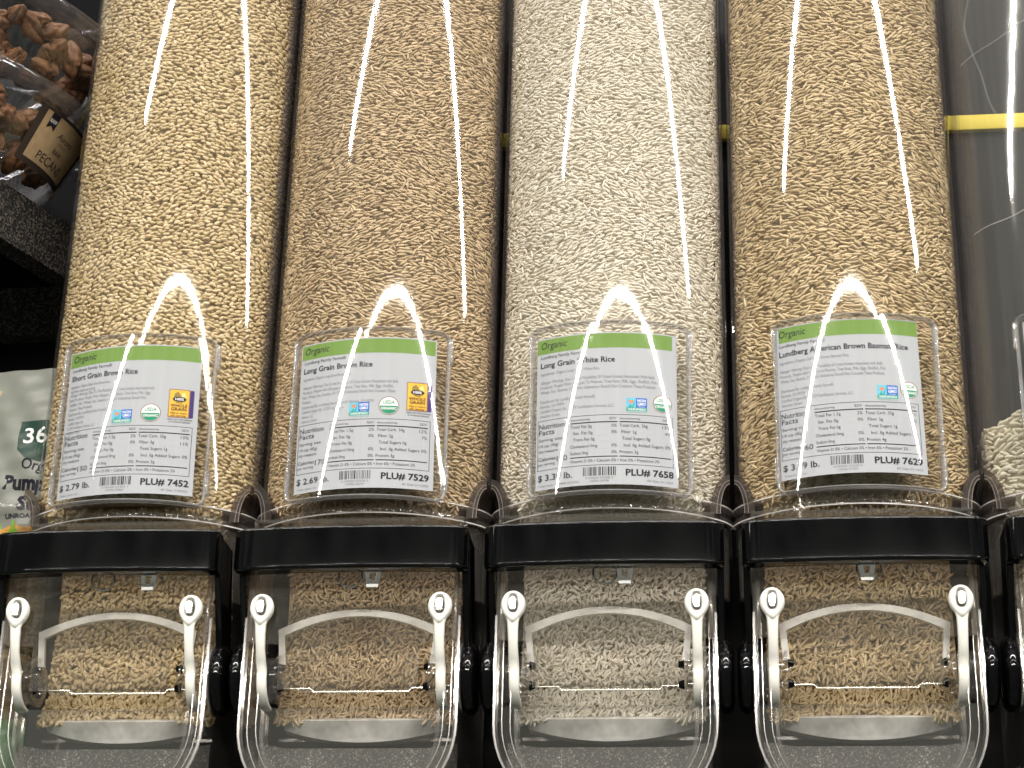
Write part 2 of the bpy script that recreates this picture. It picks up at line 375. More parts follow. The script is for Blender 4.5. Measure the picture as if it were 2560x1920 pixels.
# ------------------------------------------------------------------ price cards
CW, CH = 95.0, 111.0
def card_print(d):
    p = Print(); w = p.text; Y = lambda t: CH - t
    p.rect('green', d['band'][0], d['band'][1], Y(11.7), Y(.9))
    w('ink', 'Organic', 3.0, Y(8.0), 5.2, 18.5, .006, .18)
    w('ink', 'Lundberg Family Farms\u00ae', 3, Y(15.3), 2.3, 31, .006)
    w('ink', d['title'], 2.7, Y(22.2), 4.0, d['tw'], .022)
    y = 27.8
    for s_, wd in d['ingr']: w('grey_ink', s_, 2.8, Y(y), 2.2, wd, 0); y += 3.4
    for k, (s_, wd) in enumerate(d['allergen']): w('grey_ink', s_, 2.8, Y(34.2+3.6*k), 2.3, wd, 0)
    for k, (s_, wd) in enumerate(d['dist']): w('grey_ink', s_, 2.8, Y(d['disty']+3.5*k), 2.2, wd, 0)
    # verified seal with butterfly
    x, t = d['gmo']; 
    p.rect('sky', x, x+6.2, Y(t+7), Y(t)); p.rect('blue', x+6.3, x+13.6, Y(t+7), Y(t)); p.rect('teal', x, x+13.6, Y(t+9.6), Y(t+7.1))
    p.poly('teal', [(x+1.2, Y(t+7)), (x+3, Y(t+4.4)), (x+3.6, Y(t+7))], 2); p.poly('teal', [(x+3.6, Y(t+7)), (x+6, Y(t+1.0)), (x+4.6, Y(t+7))], 2)
    p.poly('orange', [(x+2.9, Y(t+4.6)), (x+1.2, Y(t+1.6)), (x+3.1, Y(t+1.9))], 3); p.poly('orange', [(x+3.1, Y(t+4.6)), (x+3.4, Y(t+1.4)), (x+4.8, Y(t+2.2)), (x+4.2, Y(t+3.6))], 3)
    w('white_ink', 'NON', x+9.95, Y(t+2.9), 2.0, 5.6, .02, align='c'); w('white_ink', 'GMO', x+9.95, Y(t+5.4), 2.0, 5.6, .02, align='c')
    w('white_ink', 'Project', x+9.95, Y(t+6.7), .8, 4.2, 0, align='c'); w('white_ink', 'VERIFIED', x+6.8, Y(t+9.1), 1.5, 11.8, .01, align='c')
    w('teal', 'nongmoproject.org', x+6.8, Y(t+10.8), .8, 13, 0, align='c')
    # organic seal
    cx, ct, r = d['usda']
    p.disc('brownring', cx, Y(ct), r, 1); p.disc('white_ink', cx, Y(ct), r-.55, 2); p.disc('usda', cx, Y(ct), r-.8, 3, 180, 360, 30)
    w('usda', 'USDA', cx, Y(ct-1.3), 2.6, 8.0, .02, lev=4, align='c'); w('white_ink', 'ORGANIC', cx, Y(ct+2.9), 1.9, 10.0, .02, lev=4, align='c')
    if d.get('stamp'):
        x, t = d['stamp']; W_, H_ = 14.2, 21.4
        edge = []
        def saw(a, b, n):
            o = []
            for i in range(n):
                q = i/n; q2 = (i+.5)/n
                o.append((a[0]+(b[0]-a[0])*q, a[1]+(b[1]-a[1])*q)); nx, ny = (b[1]-a[1]), -(b[0]-a[0]); L_ = math.hypot(nx, ny)
                o.append((a[0]+(b[0]-a[0])*q2 - nx/L_*.6, a[1]+(b[1]-a[1])*q2 - ny/L_*.6))
            return o
        def stamp(ink, x0, y0, x1, y1, lev): p.poly(ink, saw((x0, y0), (x1, y0), 9) + saw((x1, y0), (x1, y1), 13) + saw((x1, y1), (x0, y1), 9) + saw((x0, y1), (x0, y0), 13), lev)
        stamp('purple', x+2.6, Y(t+H_), x+W_+3.0, Y(t), 1); stamp('brownring', x-.2, Y(t+H_+.2), x+W_+.2, Y(t-.2), 2); stamp('gold', x+.3, Y(t+H_-.4), x+W_-.3, Y(t+.4), 3)
        p.poly('olive', [(x+3.4, Y(t+7.6)), (x+3.6, Y(t+3.6)), (x+6.0, Y(t+1.8)), (x+8.2, Y(t+4.6)), (x+9.4, Y(t+7.6))], 4)
        p.poly('cream', [(x+7.6, Y(t+7.6)), (x+8.6, Y(t+3.4)), (x+10.6, Y(t+2.2)), (x+11.6, Y(t+5.6)), (x+11.2, Y(t+7.6))], 4)
        p.poly('ink', [(x+2.4, Y(t+7.6)), (x+4.0, Y(t+5.9)), (x+10.4, Y(t+5.9)), (x+12.0, Y(t+7.6)), (x+10.4, Y(t+9.3)), (x+4.0, Y(t+9.3))], 5)
        p.rect('olive', x+5, x+9.4, Y(t+10.6), Y(t+9.5), 4)
        w('white_ink', '100%', x+7.2, Y(t+8.5), 1.9, 5.8, .02, lev=6, align='c')
        w('ink', 'WHOLE', x+7.1, Y(t+13.5), 2.3, 11.2, .02, lev=6, align='c'); w('ink', 'GRAIN', x+7.1, Y(t+16.2), 2.3, 10.2, .02, lev=6, align='c')
        w('ink', '43g or more', x+7.1, Y(t+18.6), 1.4, 11, .015, lev=6, align='c'); w('ink', 'per serving', x+7.1, Y(t+20.5), 1.4, 10, .015, lev=6, align='c')
        w('ink', '100% OF THE GRAIN', x+8.2, Y(t+23.3), 1.1, 16.5, .01, align='c'); w('ink', 'IS WHOLE GRAIN', x+8.2, Y(t+25.1), 1.1, 14, .01, align='c')
    # nutrition table
    x0, x1, t0, t1 = 1.2, 92.0, 61.0, 97.2; lw = .35
    p.rect('ink', x0, x1, Y(t0+lw), Y(t0)); p.rect('ink', x0, x1, Y(t1), Y(t1-lw)); p.rect('ink', x0, x0+lw, Y(t1), Y(t0)); p.rect('ink', x1-lw, x1, Y(t1), Y(t0))
    w('ink', 'Nutrition', 2.2, Y(67.3), 3.7, 18.2, .008); w('ink', 'Facts', 2.2, Y(71.6), 3.7, 11.2, .008)
    w('ink', 'Serving size', 2.2, Y(76.4), 2.3, 16.5, 0); w('ink', '1/4 cup (45g)', 2.2, Y(80.6), 2.3, 14, 0); w('ink', 'dry measure', 2.2, Y(84.5), 2.3, 13.5, 0)
    w('ink', 'Calories', 2.0, Y(90.3), 2.6, 12.4, .008); w('ink', 'per serving', 2.0, Y(93.6), 1.9, 12, 0); w('ink', d['cal'], 15.2, Y(92.0), 3.9, 7.2, .004)
    ca, cb, cc, cd = 24.5, 55.4, 56.6, 90.4
    for (a, b) in ((ca, cb), (cc, cd)):
        p.rect('ink', a, b, Y(66.7), Y(65.9)); p.rect('ink', a, b, Y(91.4), Y(90.7))
    w('ink', 'Amount/serving', ca, Y(64.6), 1.5, 13, 0, .2); w('ink', '%DV', cb-.6, Y(64.6), 1.8, 5, 0, .2, align='r')
    w('ink', 'Amount/serving', cc, Y(64.6), 1.5, 13.5, 0, .2); w('ink', '%DV', cd-.6, Y(64.6), 1.8, 5, 0, .2, align='r')
    rows = (70.0, 74.6, 79.3, 84.2, 89.0)
    for k, (l, lp, r_, rp) in enumerate(d['rows']):
        ind = 1.8 if k in (1, 2) else 0; ind2 = (0, 1.2, 1.6, 2.8, 0)[k]
        w('ink', l, ca+ind, Y(rows[k]), 2.2, len(l)*1.18, 0); 
        if lp: w('ink', lp, cb-.5, Y(rows[k]), 2.2, len(lp)*1.75, 0, align='r')
        w('ink', r_, cc+ind2, Y(rows[k]), 2.2, len(r_)*1.22, 0)
        if rp: w('ink', rp, cd-.5, Y(rows[k]), 2.2, len(rp)*1.75, 0, align='r')
        if k < 4: p.rect('pale_ink', ca, cb, Y(rows[k]+1.25), Y(rows[k]+1.12)); p.rect('pale_ink', cc, cd, Y(rows[k]+1.25), Y(rows[k]+1.12))
    w('ink', d['vit'], ca, Y(94.8), 2.1, 58, 0)
    # foot: price, bar code, number
    w('ink', d['price'], 1.8, Y(104.8), 4.4, 24, .016); w('ink', d['plu'], 60.5, Y(104.6), 4.5, 31.5, .03)
    r2 = random.Random(d['plu']); x = 33.0
    while x < 54:
        b = r2.choice((.28, .28, .5, .8)); p.rect('ink', x, min(x+b, 54.2), Y(104.6), Y(98.4)); x += b + r2.choice((.3, .3, .5, .75))
    w('grey_ink', d['code'], 43.6, Y(106.8), 1.5, 18, 0, align='c'); w('grey_ink', d['unfi'], 43.6, Y(108.9), 1.4, 12, 0, align='c')
    w('grey_ink', d['maker'], 2.2, Y(108.9), 1.4, len(d['maker'])*.85, 0); w('grey_ink', d['date'], 91.5, Y(108.6), 1.5, 17, 0, align='r')
    return p
def rows(fat, dv, carb, cdv, fib, fdv, sug, prot):
    return (('Total Fat ' + fat, dv, 'Total Carb. ' + carb, cdv), ('Sat. Fat 0g', '0%', 'Fiber ' + fib, fdv), ('Trans Fat 0g', '', 'Total Sugars ' + sug, ''),
            ('Cholesterol 0mg', '0%', 'Incl. 0g Added Sugars', '0%'), ('Sodium 0mg', '0%', 'Protein ' + prot, ''))
CARDS = [
 dict(title='Short Grain Brown Rice', tw=50, band=(.6, 94.6), ingr=(('Ingredients: Organic Short Grain Brown Rice.', 31), ('45g Whole Grains per serving', 20)),
      allergen=(('Allergen Warning: Due To The Possibility Of Cross-Contact Associated with', 62), ('Bulk Products, People With Allergies To Peanuts, Tree Nuts, Milk, Eggs,', 60), ('Shellfish, Fish, Wheat, Soy, Sesame or Other Substances Should Not', 57), ('Consume These Products.', 19)),
      dist=(('Distributed By: Lundberg Family Farms\u00ae,', 30), ('Richvale, CA 95974', 13), ('Certified Organic By:', 13), ('CCOF Certification Services, LLC', 22), ('American Grown', 11)), disty=49.5-.8,
      gmo=(37.5, 49), usda=(63.5, 51.8, 6.8), stamp=(74.8, 33.2), cal='150', rows=rows('1.5g', '2%', '35g', '13%', '3g', '11%', '1g', '3g'), vit='Vitamin D 0% \u2022 Calcium 0% \u2022 Iron 0% \u2022 Potassium 2%',
      price='$ 2.79 lb.', plu='PLU# 7452', code='0 00000 07452 1', unfi='UNFI# 570862', maker='Trade Labels, Inc.', date='Eff. Date: 5/18/2023'),
 dict(title='Long Grain Brown Rice', tw=49.5, band=(.8, 94.2), ingr=(('Ingredients: Organic Long Grain Brown Rice.', 35),),
      allergen=(('Allergen Warning: Due to the Possibility of Cross-Contact Associated with Bulk', 67), ('Products, People with Allergies to Peanuts, Tree Nuts, Milk, Eggs, Shellfish,', 64), ('Fish, Wheat, Soy, Sesame, Or Other Substances Should Not Consume These', 65), ('Products.', 7)),
      dist=(('Distributed By: Lundberg Family Farms\u00ae. Richvale, CA 95974', 51), ('Certified Organic By: CCOF Certification', 31), ('Services, LLC', 9), ('American Grown', 12)), disty=48.8,
      gmo=(37.5, 48.6), usda=(64.0, 51.4, 6.8), stamp=(75.5, 33.0), cal='170', rows=rows('1.5g', '2%', '34g', '12%', '2g', '7%', '0g', '3g'), vit='Vitamin D 0% \u2022 Calcium 0% \u2022 Iron 6% \u2022 Potassium 2%',
      price='$ 2.69 lb.', plu='PLU# 7529', code='0 00000 07529 5', unfi='UNFI# 506741', maker='Trade Labels, Inc.', date='Eff. Date: 5/11/2023'),
 dict(title='Long Grain White Rice', tw=51, band=(0.2, 92.0), ingr=(('Ingredients: Organic Long Grain White Rice.', 41),),
      allergen=(('Allergen Warning: Due To The Possibility Of Cross-Contact Associated With Bulk', 77), ('Products, People With Allergies To Peanuts, Tree Nuts, Milk, Eggs, Shellfish, Fish,', 79), ('Wheat, Soy, Sesame, Or Other Substances Should Not Consume These Products.', 78)),
      dist=(('Distributed By: Lundberg Family Farms\u00ae,', 38), ('Richvale, CA 95974', 17), ('Certified Organic By: CCOF Certification Services, LLC', 50), ('American Grown', 14)), disty=48.4,
      gmo=(61, 48.8), usda=(85, 52.0, 6.4), cal='160', rows=rows('0g', '0%', '36g', '13%', '1g', '4%', '0g', '3g'), vit='Vitamin D 0% \u2022 Calcium 0% \u2022 Iron 0% \u2022 Potassium 2%',
      price='$ 3.39 lb.', plu='PLU# 7658', code='0 00000 07658 2', unfi='UNFI# 300558', maker='Trade Labels, Inc. (888) 203-5522', date='Eff. Date: 5/11/2023'),
 dict(title='Lundberg American Brown Basmati Rice', tw=85, band=(2.8, 94.8), ingr=(('Ingredients: Organic California Brown Basmati Rice.', 46),),
      allergen=(('Allergen Warning: Due to the Possibility of Cross-Contact Associated with Bulk', 67), ('Products, People with Allergies to Peanuts, Tree Nuts, Milk, Eggs, Shellfish, Fish,', 69), ('Wheat, Soy, Sesame, Or Other Substances Should Not Consume These Products.', 68)),
      dist=(('Distributed By: Lundberg Family Farms\u00ae,', 35), ('Richvale, CA 95974', 16), ('Certified Organic By: CCOF Certification Services, LLC', 47), ('American Grown', 14)), disty=48.4,
      gmo=(65, 49.0), usda=(86.2, 51.6, 6.0), cal='160', rows=rows('1.5g', '2%', '33g', '12%', '2g', '7%', '1g', '4g'), vit='Vitamin D 0% \u2022 Calcium 0% \u2022 Iron 6% \u2022 Potassium 2%',
      price='$ 3.49 lb.', plu='PLU# 7629', code='0 00000 07629 0', unfi='UNFI# 191924', maker='Trade Labels, Inc.', date='Eff. Date: 5/11/2023'),
]
PRINTS = [card_print(d) for d in CARDS]
tub_print = Print()
tub_print.poly('ink', [(7, 41), (15, 41), (15, 28.5), (11, 31.5), (7, 28.5)], 1)
tub_print.text('white_ink', 'RAW', 11, 33.8, 2.9, 6.4, .02, align='c')
tub_print.text('ink', 'Aurora', 31, 27, 5.2, 20, 0, .35, align='c'); tub_print.text('grey_ink', 'NATURAL', 31, 23.2, 1.8, 12, 0, align='c')
tub_print.text('ink', 'RAW', 31, 15.6, 4.2, 11, .012, align='c'); tub_print.text('ink', 'PECANS', 31, 5.2, 7.0, 36, .0, align='c')
bag_print = Print((3, 3))
bag_print.text('white_ink', '365', 32, 66, 12, 28, .015, lev=4, align='c')
bag_print.text('ink', 'Organic', 18.5, 46, 8.4, 34, .008, rot=-10)
bag_print.text('ink', 'Pumpkin', 6, 31, 10.5, 50, .045, rot=-5)
bag_print.text('ink', 'Seeds', 18, 15, 9.6, 34, .05, rot=-3); bag_print.text('ink', 'UNROASTED UNSALTED', 10, 8, 3.4, 58, .03, rot=2)
resolve_texts()

# ------------------------------------------------------------------ rice: thousands of grains laid against the plastic, one mass per dispenser
def euler_from_axes(a, b, c):
    """columns a,b,c (n,3) -> XYZ euler"""
    return np.stack([np.arctan2(b[:, 2], c[:, 2]), -np.arcsin(np.clip(a[:, 2], -1, 1)), np.arctan2(a[:, 1], a[:, 0])], 1)
def unit(v): return v/np.linalg.norm(v, axis=1, keepdims=True)
def grain_nodes(name, mat, core_mat):
    ng = bpy.data.node_groups.new(name, 'GeometryNodeTree')
    ng.interface.new_socket('Geometry', in_out='INPUT', socket_type='NodeSocketGeometry'); ng.interface.new_socket('Geometry', in_out='OUTPUT', socket_type='NodeSocketGeometry')
    n = ng.nodes; L = ng.links
    gi = n.new('NodeGroupInput'); go = n.new('NodeGroupOutput')
    sp = n.new('GeometryNodeMeshUVSphere'); sp.inputs['Segments'].default_value = 8; sp.inputs['Rings'].default_value = 6; sp.inputs['Radius'].default_value = .5
    tf = n.new('GeometryNodeTransform'); tf.inputs['Rotation'].default_value = (0, math.pi/2, 0)
    sm = n.new('GeometryNodeSetShadeSmooth'); mt = n.new('GeometryNodeSetMaterial'); mt.inputs['Material'].default_value = mat
    L.new(sp.outputs['Mesh'], tf.inputs['Geometry']); L.new(tf.outputs['Geometry'], sm.inputs['Geometry']); L.new(sm.outputs['Geometry'], mt.inputs['Geometry'])
    def attr(nm, dt):
        a = n.new('GeometryNodeInputNamedAttribute'); a.data_type = dt; a.inputs['Name'].default_value = nm; return a
    ar = attr('rot', 'FLOAT_VECTOR'); asz = attr('size', 'FLOAT_VECTOR'); ag = attr('grain', 'FLOAT')
    e2r = n.new('FunctionNodeEulerToRotation'); L.new(ar.outputs['Attribute'], e2r.inputs['Euler'])
    cmp_ = n.new('FunctionNodeCompare'); cmp_.data_type = 'FLOAT'; cmp_.operation = 'GREATER_THAN'; cmp_.inputs[1].default_value = .5
    L.new(ag.outputs['Attribute'], cmp_.inputs[0])
    ip = n.new('GeometryNodeInstanceOnPoints')
    L.new(gi.outputs['Geometry'], ip.inputs['Points']); L.new(cmp_.outputs['Result'], ip.inputs['Selection']); L.new(mt.outputs['Geometry'], ip.inputs['Instance'])
    L.new(e2r.outputs['Rotation'], ip.inputs['Rotation']); L.new(asz.outputs['Attribute'], ip.inputs['Scale'])
    jn = n.new('GeometryNodeJoinGeometry'); L.new(gi.outputs['Geometry'], jn.inputs['Geometry']); L.new(ip.outputs['Instances'], jn.inputs['Geometry'])
    L.new(jn.outputs['Geometry'], go.inputs['Geometry']); return ng
def scatter_profile(t, z0, z1, cell_s, cell_z, ymax):
    P, Nn = sub_profile(t, ymax, narc=80, ncor=24, nside=20)
    ds = np.r_[0, np.cumsum(np.linalg.norm(np.diff(P, axis=0), axis=1))]
    ns = int(ds[-1]/cell_s); nz = int((z1-z0)/cell_z)
    ii, jj = np.meshgrid(np.arange(ns), np.arange(nz)); ii = ii.ravel().astype(float); jj = jj.ravel().astype(float)
    s = (ii + .5 + .5*(jj % 2) + rng.uniform(-.48, .48, len(ii)))*cell_s; z = z0 + (jj + .5 + rng.uniform(-.48, .48, len(ii)))*cell_z
    s = np.clip(s, 0, ds[-1])
    x = np.interp(s, ds, P[:, 0]); y = np.interp(s, ds, P[:, 1]); nx = np.interp(s, ds, Nn[:, 0]); ny = np.interp(s, ds, Nn[:, 1])
    nn = unit(np.stack([nx, ny, np.zeros_like(nx)], 1))
    return np.stack([x, y, z], 1), nn, s
def lay(pts, nn, ang, tilt, dims, dimvar, up=None):
    n = len(pts); upv = np.tile(np.array([0, 0, 1.]), (n, 1)) if up is None else up
    tx = unit(np.cross(upv, nn)); ty = np.cross(nn, tx)
    a = np.cos(ang)[:, None]*tx + np.sin(ang)[:, None]*ty
    tl = rng.normal(0, tilt, n)[:, None]; a = unit(a*np.cos(tl) + nn*np.sin(tl))
    rl = rng.normal(0, .5, n)[:, None]; b0 = unit(np.cross(nn, a)); c0 = np.cross(a, b0)
    b = b0*np.cos(rl) + c0*np.sin(rl); c = np.cross(a, b)
    sz = np.array(dims)[None]*(1 + rng.normal(0, dimvar, (n, 3))); sz[:, 1:] *= (1 + rng.normal(0, .06, (n, 1)))
    return euler_from_axes(a, b, c), sz
def pack(smax, z0, z1, dims, spread, i, layer, tries):
    """lay grains on the unrolled wall one by one, each where it does not run into those already there"""
    L_, W_ = dims[0], dims[1]; cell = W_*1.0; grid = {}; out = []
    step = (L_-W_)*.5; dmin = (W_*(.86 if layer == 0 else .80))**2
    S_ = rng.uniform(0, smax, tries); Z_ = rng.uniform(z0, z1, tries)
    flow = .28*np.sin(S_*55 + Z_*38 + i*2 + layer) + .22*np.sin(Z_*75 - S_*28 + i)
    A_ = flow + rng.normal(0, spread*.62, tries); w = rng.random(tries) < .06; A_[w] = rng.uniform(-1.6, 1.6, w.sum())
    K_ = np.clip(1 + rng.normal(0, .10, tries), .72, 1.25); late = np.arange(tries) > tries*.6; K_[late] *= rng.uniform(.72, 1.0, late.sum())
    CA, SA = np.cos(A_), np.sin(A_)
    for q in range(tries):
        s_, z_, k_ = S_[q], Z_[q], K_[q]; dx, dz = CA[q]*step*k_, SA[q]*step*k_
        pts = ((s_, z_), (s_-dx, z_-dz), (s_+dx, z_+dz), (s_-dx*.5, z_-dz*.5), (s_+dx*.5, z_+dz*.5)); ok = True
        for a, b in pts:
            ca, cb = int(a/cell), int(b/cell)
            for u in (ca-1, ca, ca+1):
                for v in (cb-1, cb, cb+1):
                    for (x, y) in grid.get((u, v), ()):
                        if (x-a)*(x-a) + (y-b)*(y-b) < dmin: ok = False; break
                    if not ok: break
                if not ok: break
            if not ok: break
        if ok:
            for a, b in pts: grid.setdefault((int(a/cell), int(b/cell)), []).append((a, b))
            out.append(q)
    out = np.array(out); return S_[out], Z_[out], A_[out], K_[out]
KIND = {  # dims length, width, thickness (m); spread of the grains' lie in radians
 'short':   ((.0048, .0026, .0021), .11, .50),
 'long':    ((.0062, .0018, .0016), .12, .52),
 'white':   ((.0060, .0018, .0016), .13, .60),
 'basmati': ((.0069, .0019, .0017), .13, .55),
 'jasmine': ((.0082, .0027, .0022), .13, .62)}
POCKX, POCKZ, ZB = .0135, .026, .0335        # the scooped corner at a tube's foot and the foot of the rice
def make_rice(kind, i, label, top=None):
    dims, dv, spread = KIND[kind]; P = []; R = []; Z = []
    ztop = .56
    for layer, dep in enumerate((.0024, .0031, .0040)):
        Pp, Nn = sub_profile(dep + dims[2]*.5, .040, narc=80, ncor=24, nside=20)
        ds = np.r_[0, np.cumsum(np.linalg.norm(np.diff(Pp, axis=0), axis=1))]
        zmax = ztop if top is None else .16
        area = ds[-1]*(zmax-ZB)/(dims[0]*dims[1]*.8)
        s, z, ang, kk = pack(ds[-1], ZB+.001, zmax, dims, spread, i, layer, int(area*(5.0 if layer == 0 else 3.0)))
        nn = unit(np.stack([np.interp(s, ds, Nn[:, 0]), np.interp(s, ds, Nn[:, 1]), np.zeros_like(s)], 1))
        pts = np.stack([np.interp(s, ds, Pp[:, 0]), np.interp(s, ds, Pp[:, 1]), z], 1) - nn*rng.uniform(0, .0007, len(s))[:, None]
        e = ((HW - np.abs(pts[:, 0]))/POCKX)**2 + ((pts[:, 2]-.026)/POCKZ)**2; keep = e > 1
        if top: keep &= pts[:, 2] < top(pts[:, 0])
        pts, nn, ang, kk = pts[keep], nn[keep], ang[keep], kk[keep]
        r, z = lay(pts, nn, ang, .09, dims, dv*.5); z[:, 0] *= kk; P.append(pts); R.append(r); Z.append(z)
    if top:      # the open, sloping top of a part-filled dispenser
        n = 2600; x = rng.uniform(-.075, .075, n); y = rng.uniform(-.075, .05, n)
        ok = y > AC - np.sqrt(np.maximum(0, (AR-.008)**2 - x**2)); x, y = x[ok], y[ok]
        pts = np.stack([x, y, top(x) + rng.uniform(-.002, .0015, len(x))], 1); nn = np.tile(unit(np.array([[-.3, 0, 1.]])), (len(x), 1))
        r, z = lay(pts, nn, rng.uniform(0, 6.28, len(x)), .25, dims, dv, up=np.tile(np.array([0, 1., 0]), (len(x), 1))); P.append(pts); R.append(r); Z.append(z)
    # rice lying in the chute behind the front lid
    def chute_y(z): return np.where(z > .002, -.012 - (z-.002)*1.60, np.where(z > -.082, -.012 - .003*np.sin(z*60)*(z < -.01), -.0090 - (-.082 - z)*.75))
    for layer in range(3):
        cs, cz = dims[0]*.72, dims[1]*1.15
        nx, nz = int(.122/cs), int(.145/cz); ii, jj = np.meshgrid(np.arange(nx), np.arange(nz)); ii = ii.ravel(); jj = jj.ravel()
        x = -.061 + (ii + .5 + .5*(jj % 2) + rng.uniform(-.5, .5, len(ii)))*cs; z_ = -.112 + (jj + .5 + rng.uniform(-.5, .5, len(ii)))*cz
        y = chute_y(z_) + layer*.0016 + rng.uniform(-.0012, .0012, len(x)) + .35*np.maximum(0, np.abs(x)-.05)
        pts = np.stack([x, y, z_], 1); keep = z_ > -.110 + .0035*np.cos(x*50); pts = pts[keep]
        nn = np.tile(np.array([[0, -1., .0]]), (len(pts), 1))
        r, z = lay(pts, nn, rng.normal(1.2, .75, len(pts)), .35, dims, dv); P.append(pts); R.append(r); Z.append(z)
    P = np.concatenate(P); R = np.concatenate(R); Z = np.concatenate(Z); n = len(P)
    # solid core under the outer grains
    Q, _ = profile(.0095, yback=.05); k = len(Q); V = []; F = []
    zt = (lambda x: ztop) if top is None else (lambda x: float(top(np.array([x]))[0]) - .003)
    for z in (ZB + .004, None): V += [(q[0], q[1], z if z is not None else zt(q[0])) for q in Q]
    for a in range(k): F.append((a, (a+1) % k, k+(a+1) % k, k+a))
    F += [tuple(range(k)), tuple(range(2*k-1, k-1, -1))]
    b = len(V); zz = np.linspace(.033, -.1105, 40)
    for z in zz: V += [(-.062, float(chute_y(np.array(z)))+.006, z), (.062, float(chute_y(np.array(z)))+.006, z)]
    for a in range(39): F.append((b+2*a, b+2*a+1, b+2*a+3, b+2*a+2))
    nc = len(V)
    me = bpy.data.meshes.new('rice'); me.from_pydata(V + [tuple(p) for p in P], [], F)
    me.materials.append(M['rice_' + kind])
    def add(nm, ty, arr):
        a = me.attributes.new(nm, ty, 'POINT'); a.data.foreach_set('vector' if ty == 'FLOAT_VECTOR' else 'value', np.ascontiguousarray(arr, dtype=np.float32).ravel())
    add('rot', 'FLOAT_VECTOR', np.concatenate([np.zeros((nc, 3)), R])); add('size', 'FLOAT_VECTOR', np.concatenate([np.zeros((nc, 3)), Z]))
    add('grain', 'FLOAT', np.r_[np.zeros(nc), np.ones(n)])
    t = np.clip(rng.normal(.5, .22, n), 0, 1); t[rng.random(n) < .02] = 1; t[rng.random(n) < .012] = 0
    add('tint', 'FLOAT', np.r_[np.zeros(nc) + .2, t])
    o = bpy.data.objects.new('rice', me); COL.objects.link(o); o.location = (i*S, 0, 0)
    md = o.modifiers.new('grains', 'NODES'); md.node_group = grain_nodes('grains_' + kind, M['rice_' + kind], None)
    tag(o, label, 'rice', kind='stuff'); return o

def lean(bm, z0, deg=3.0):
    for v in bm.verts: v.co.y += (v.co.z - z0)*math.tan(math.radians(deg))
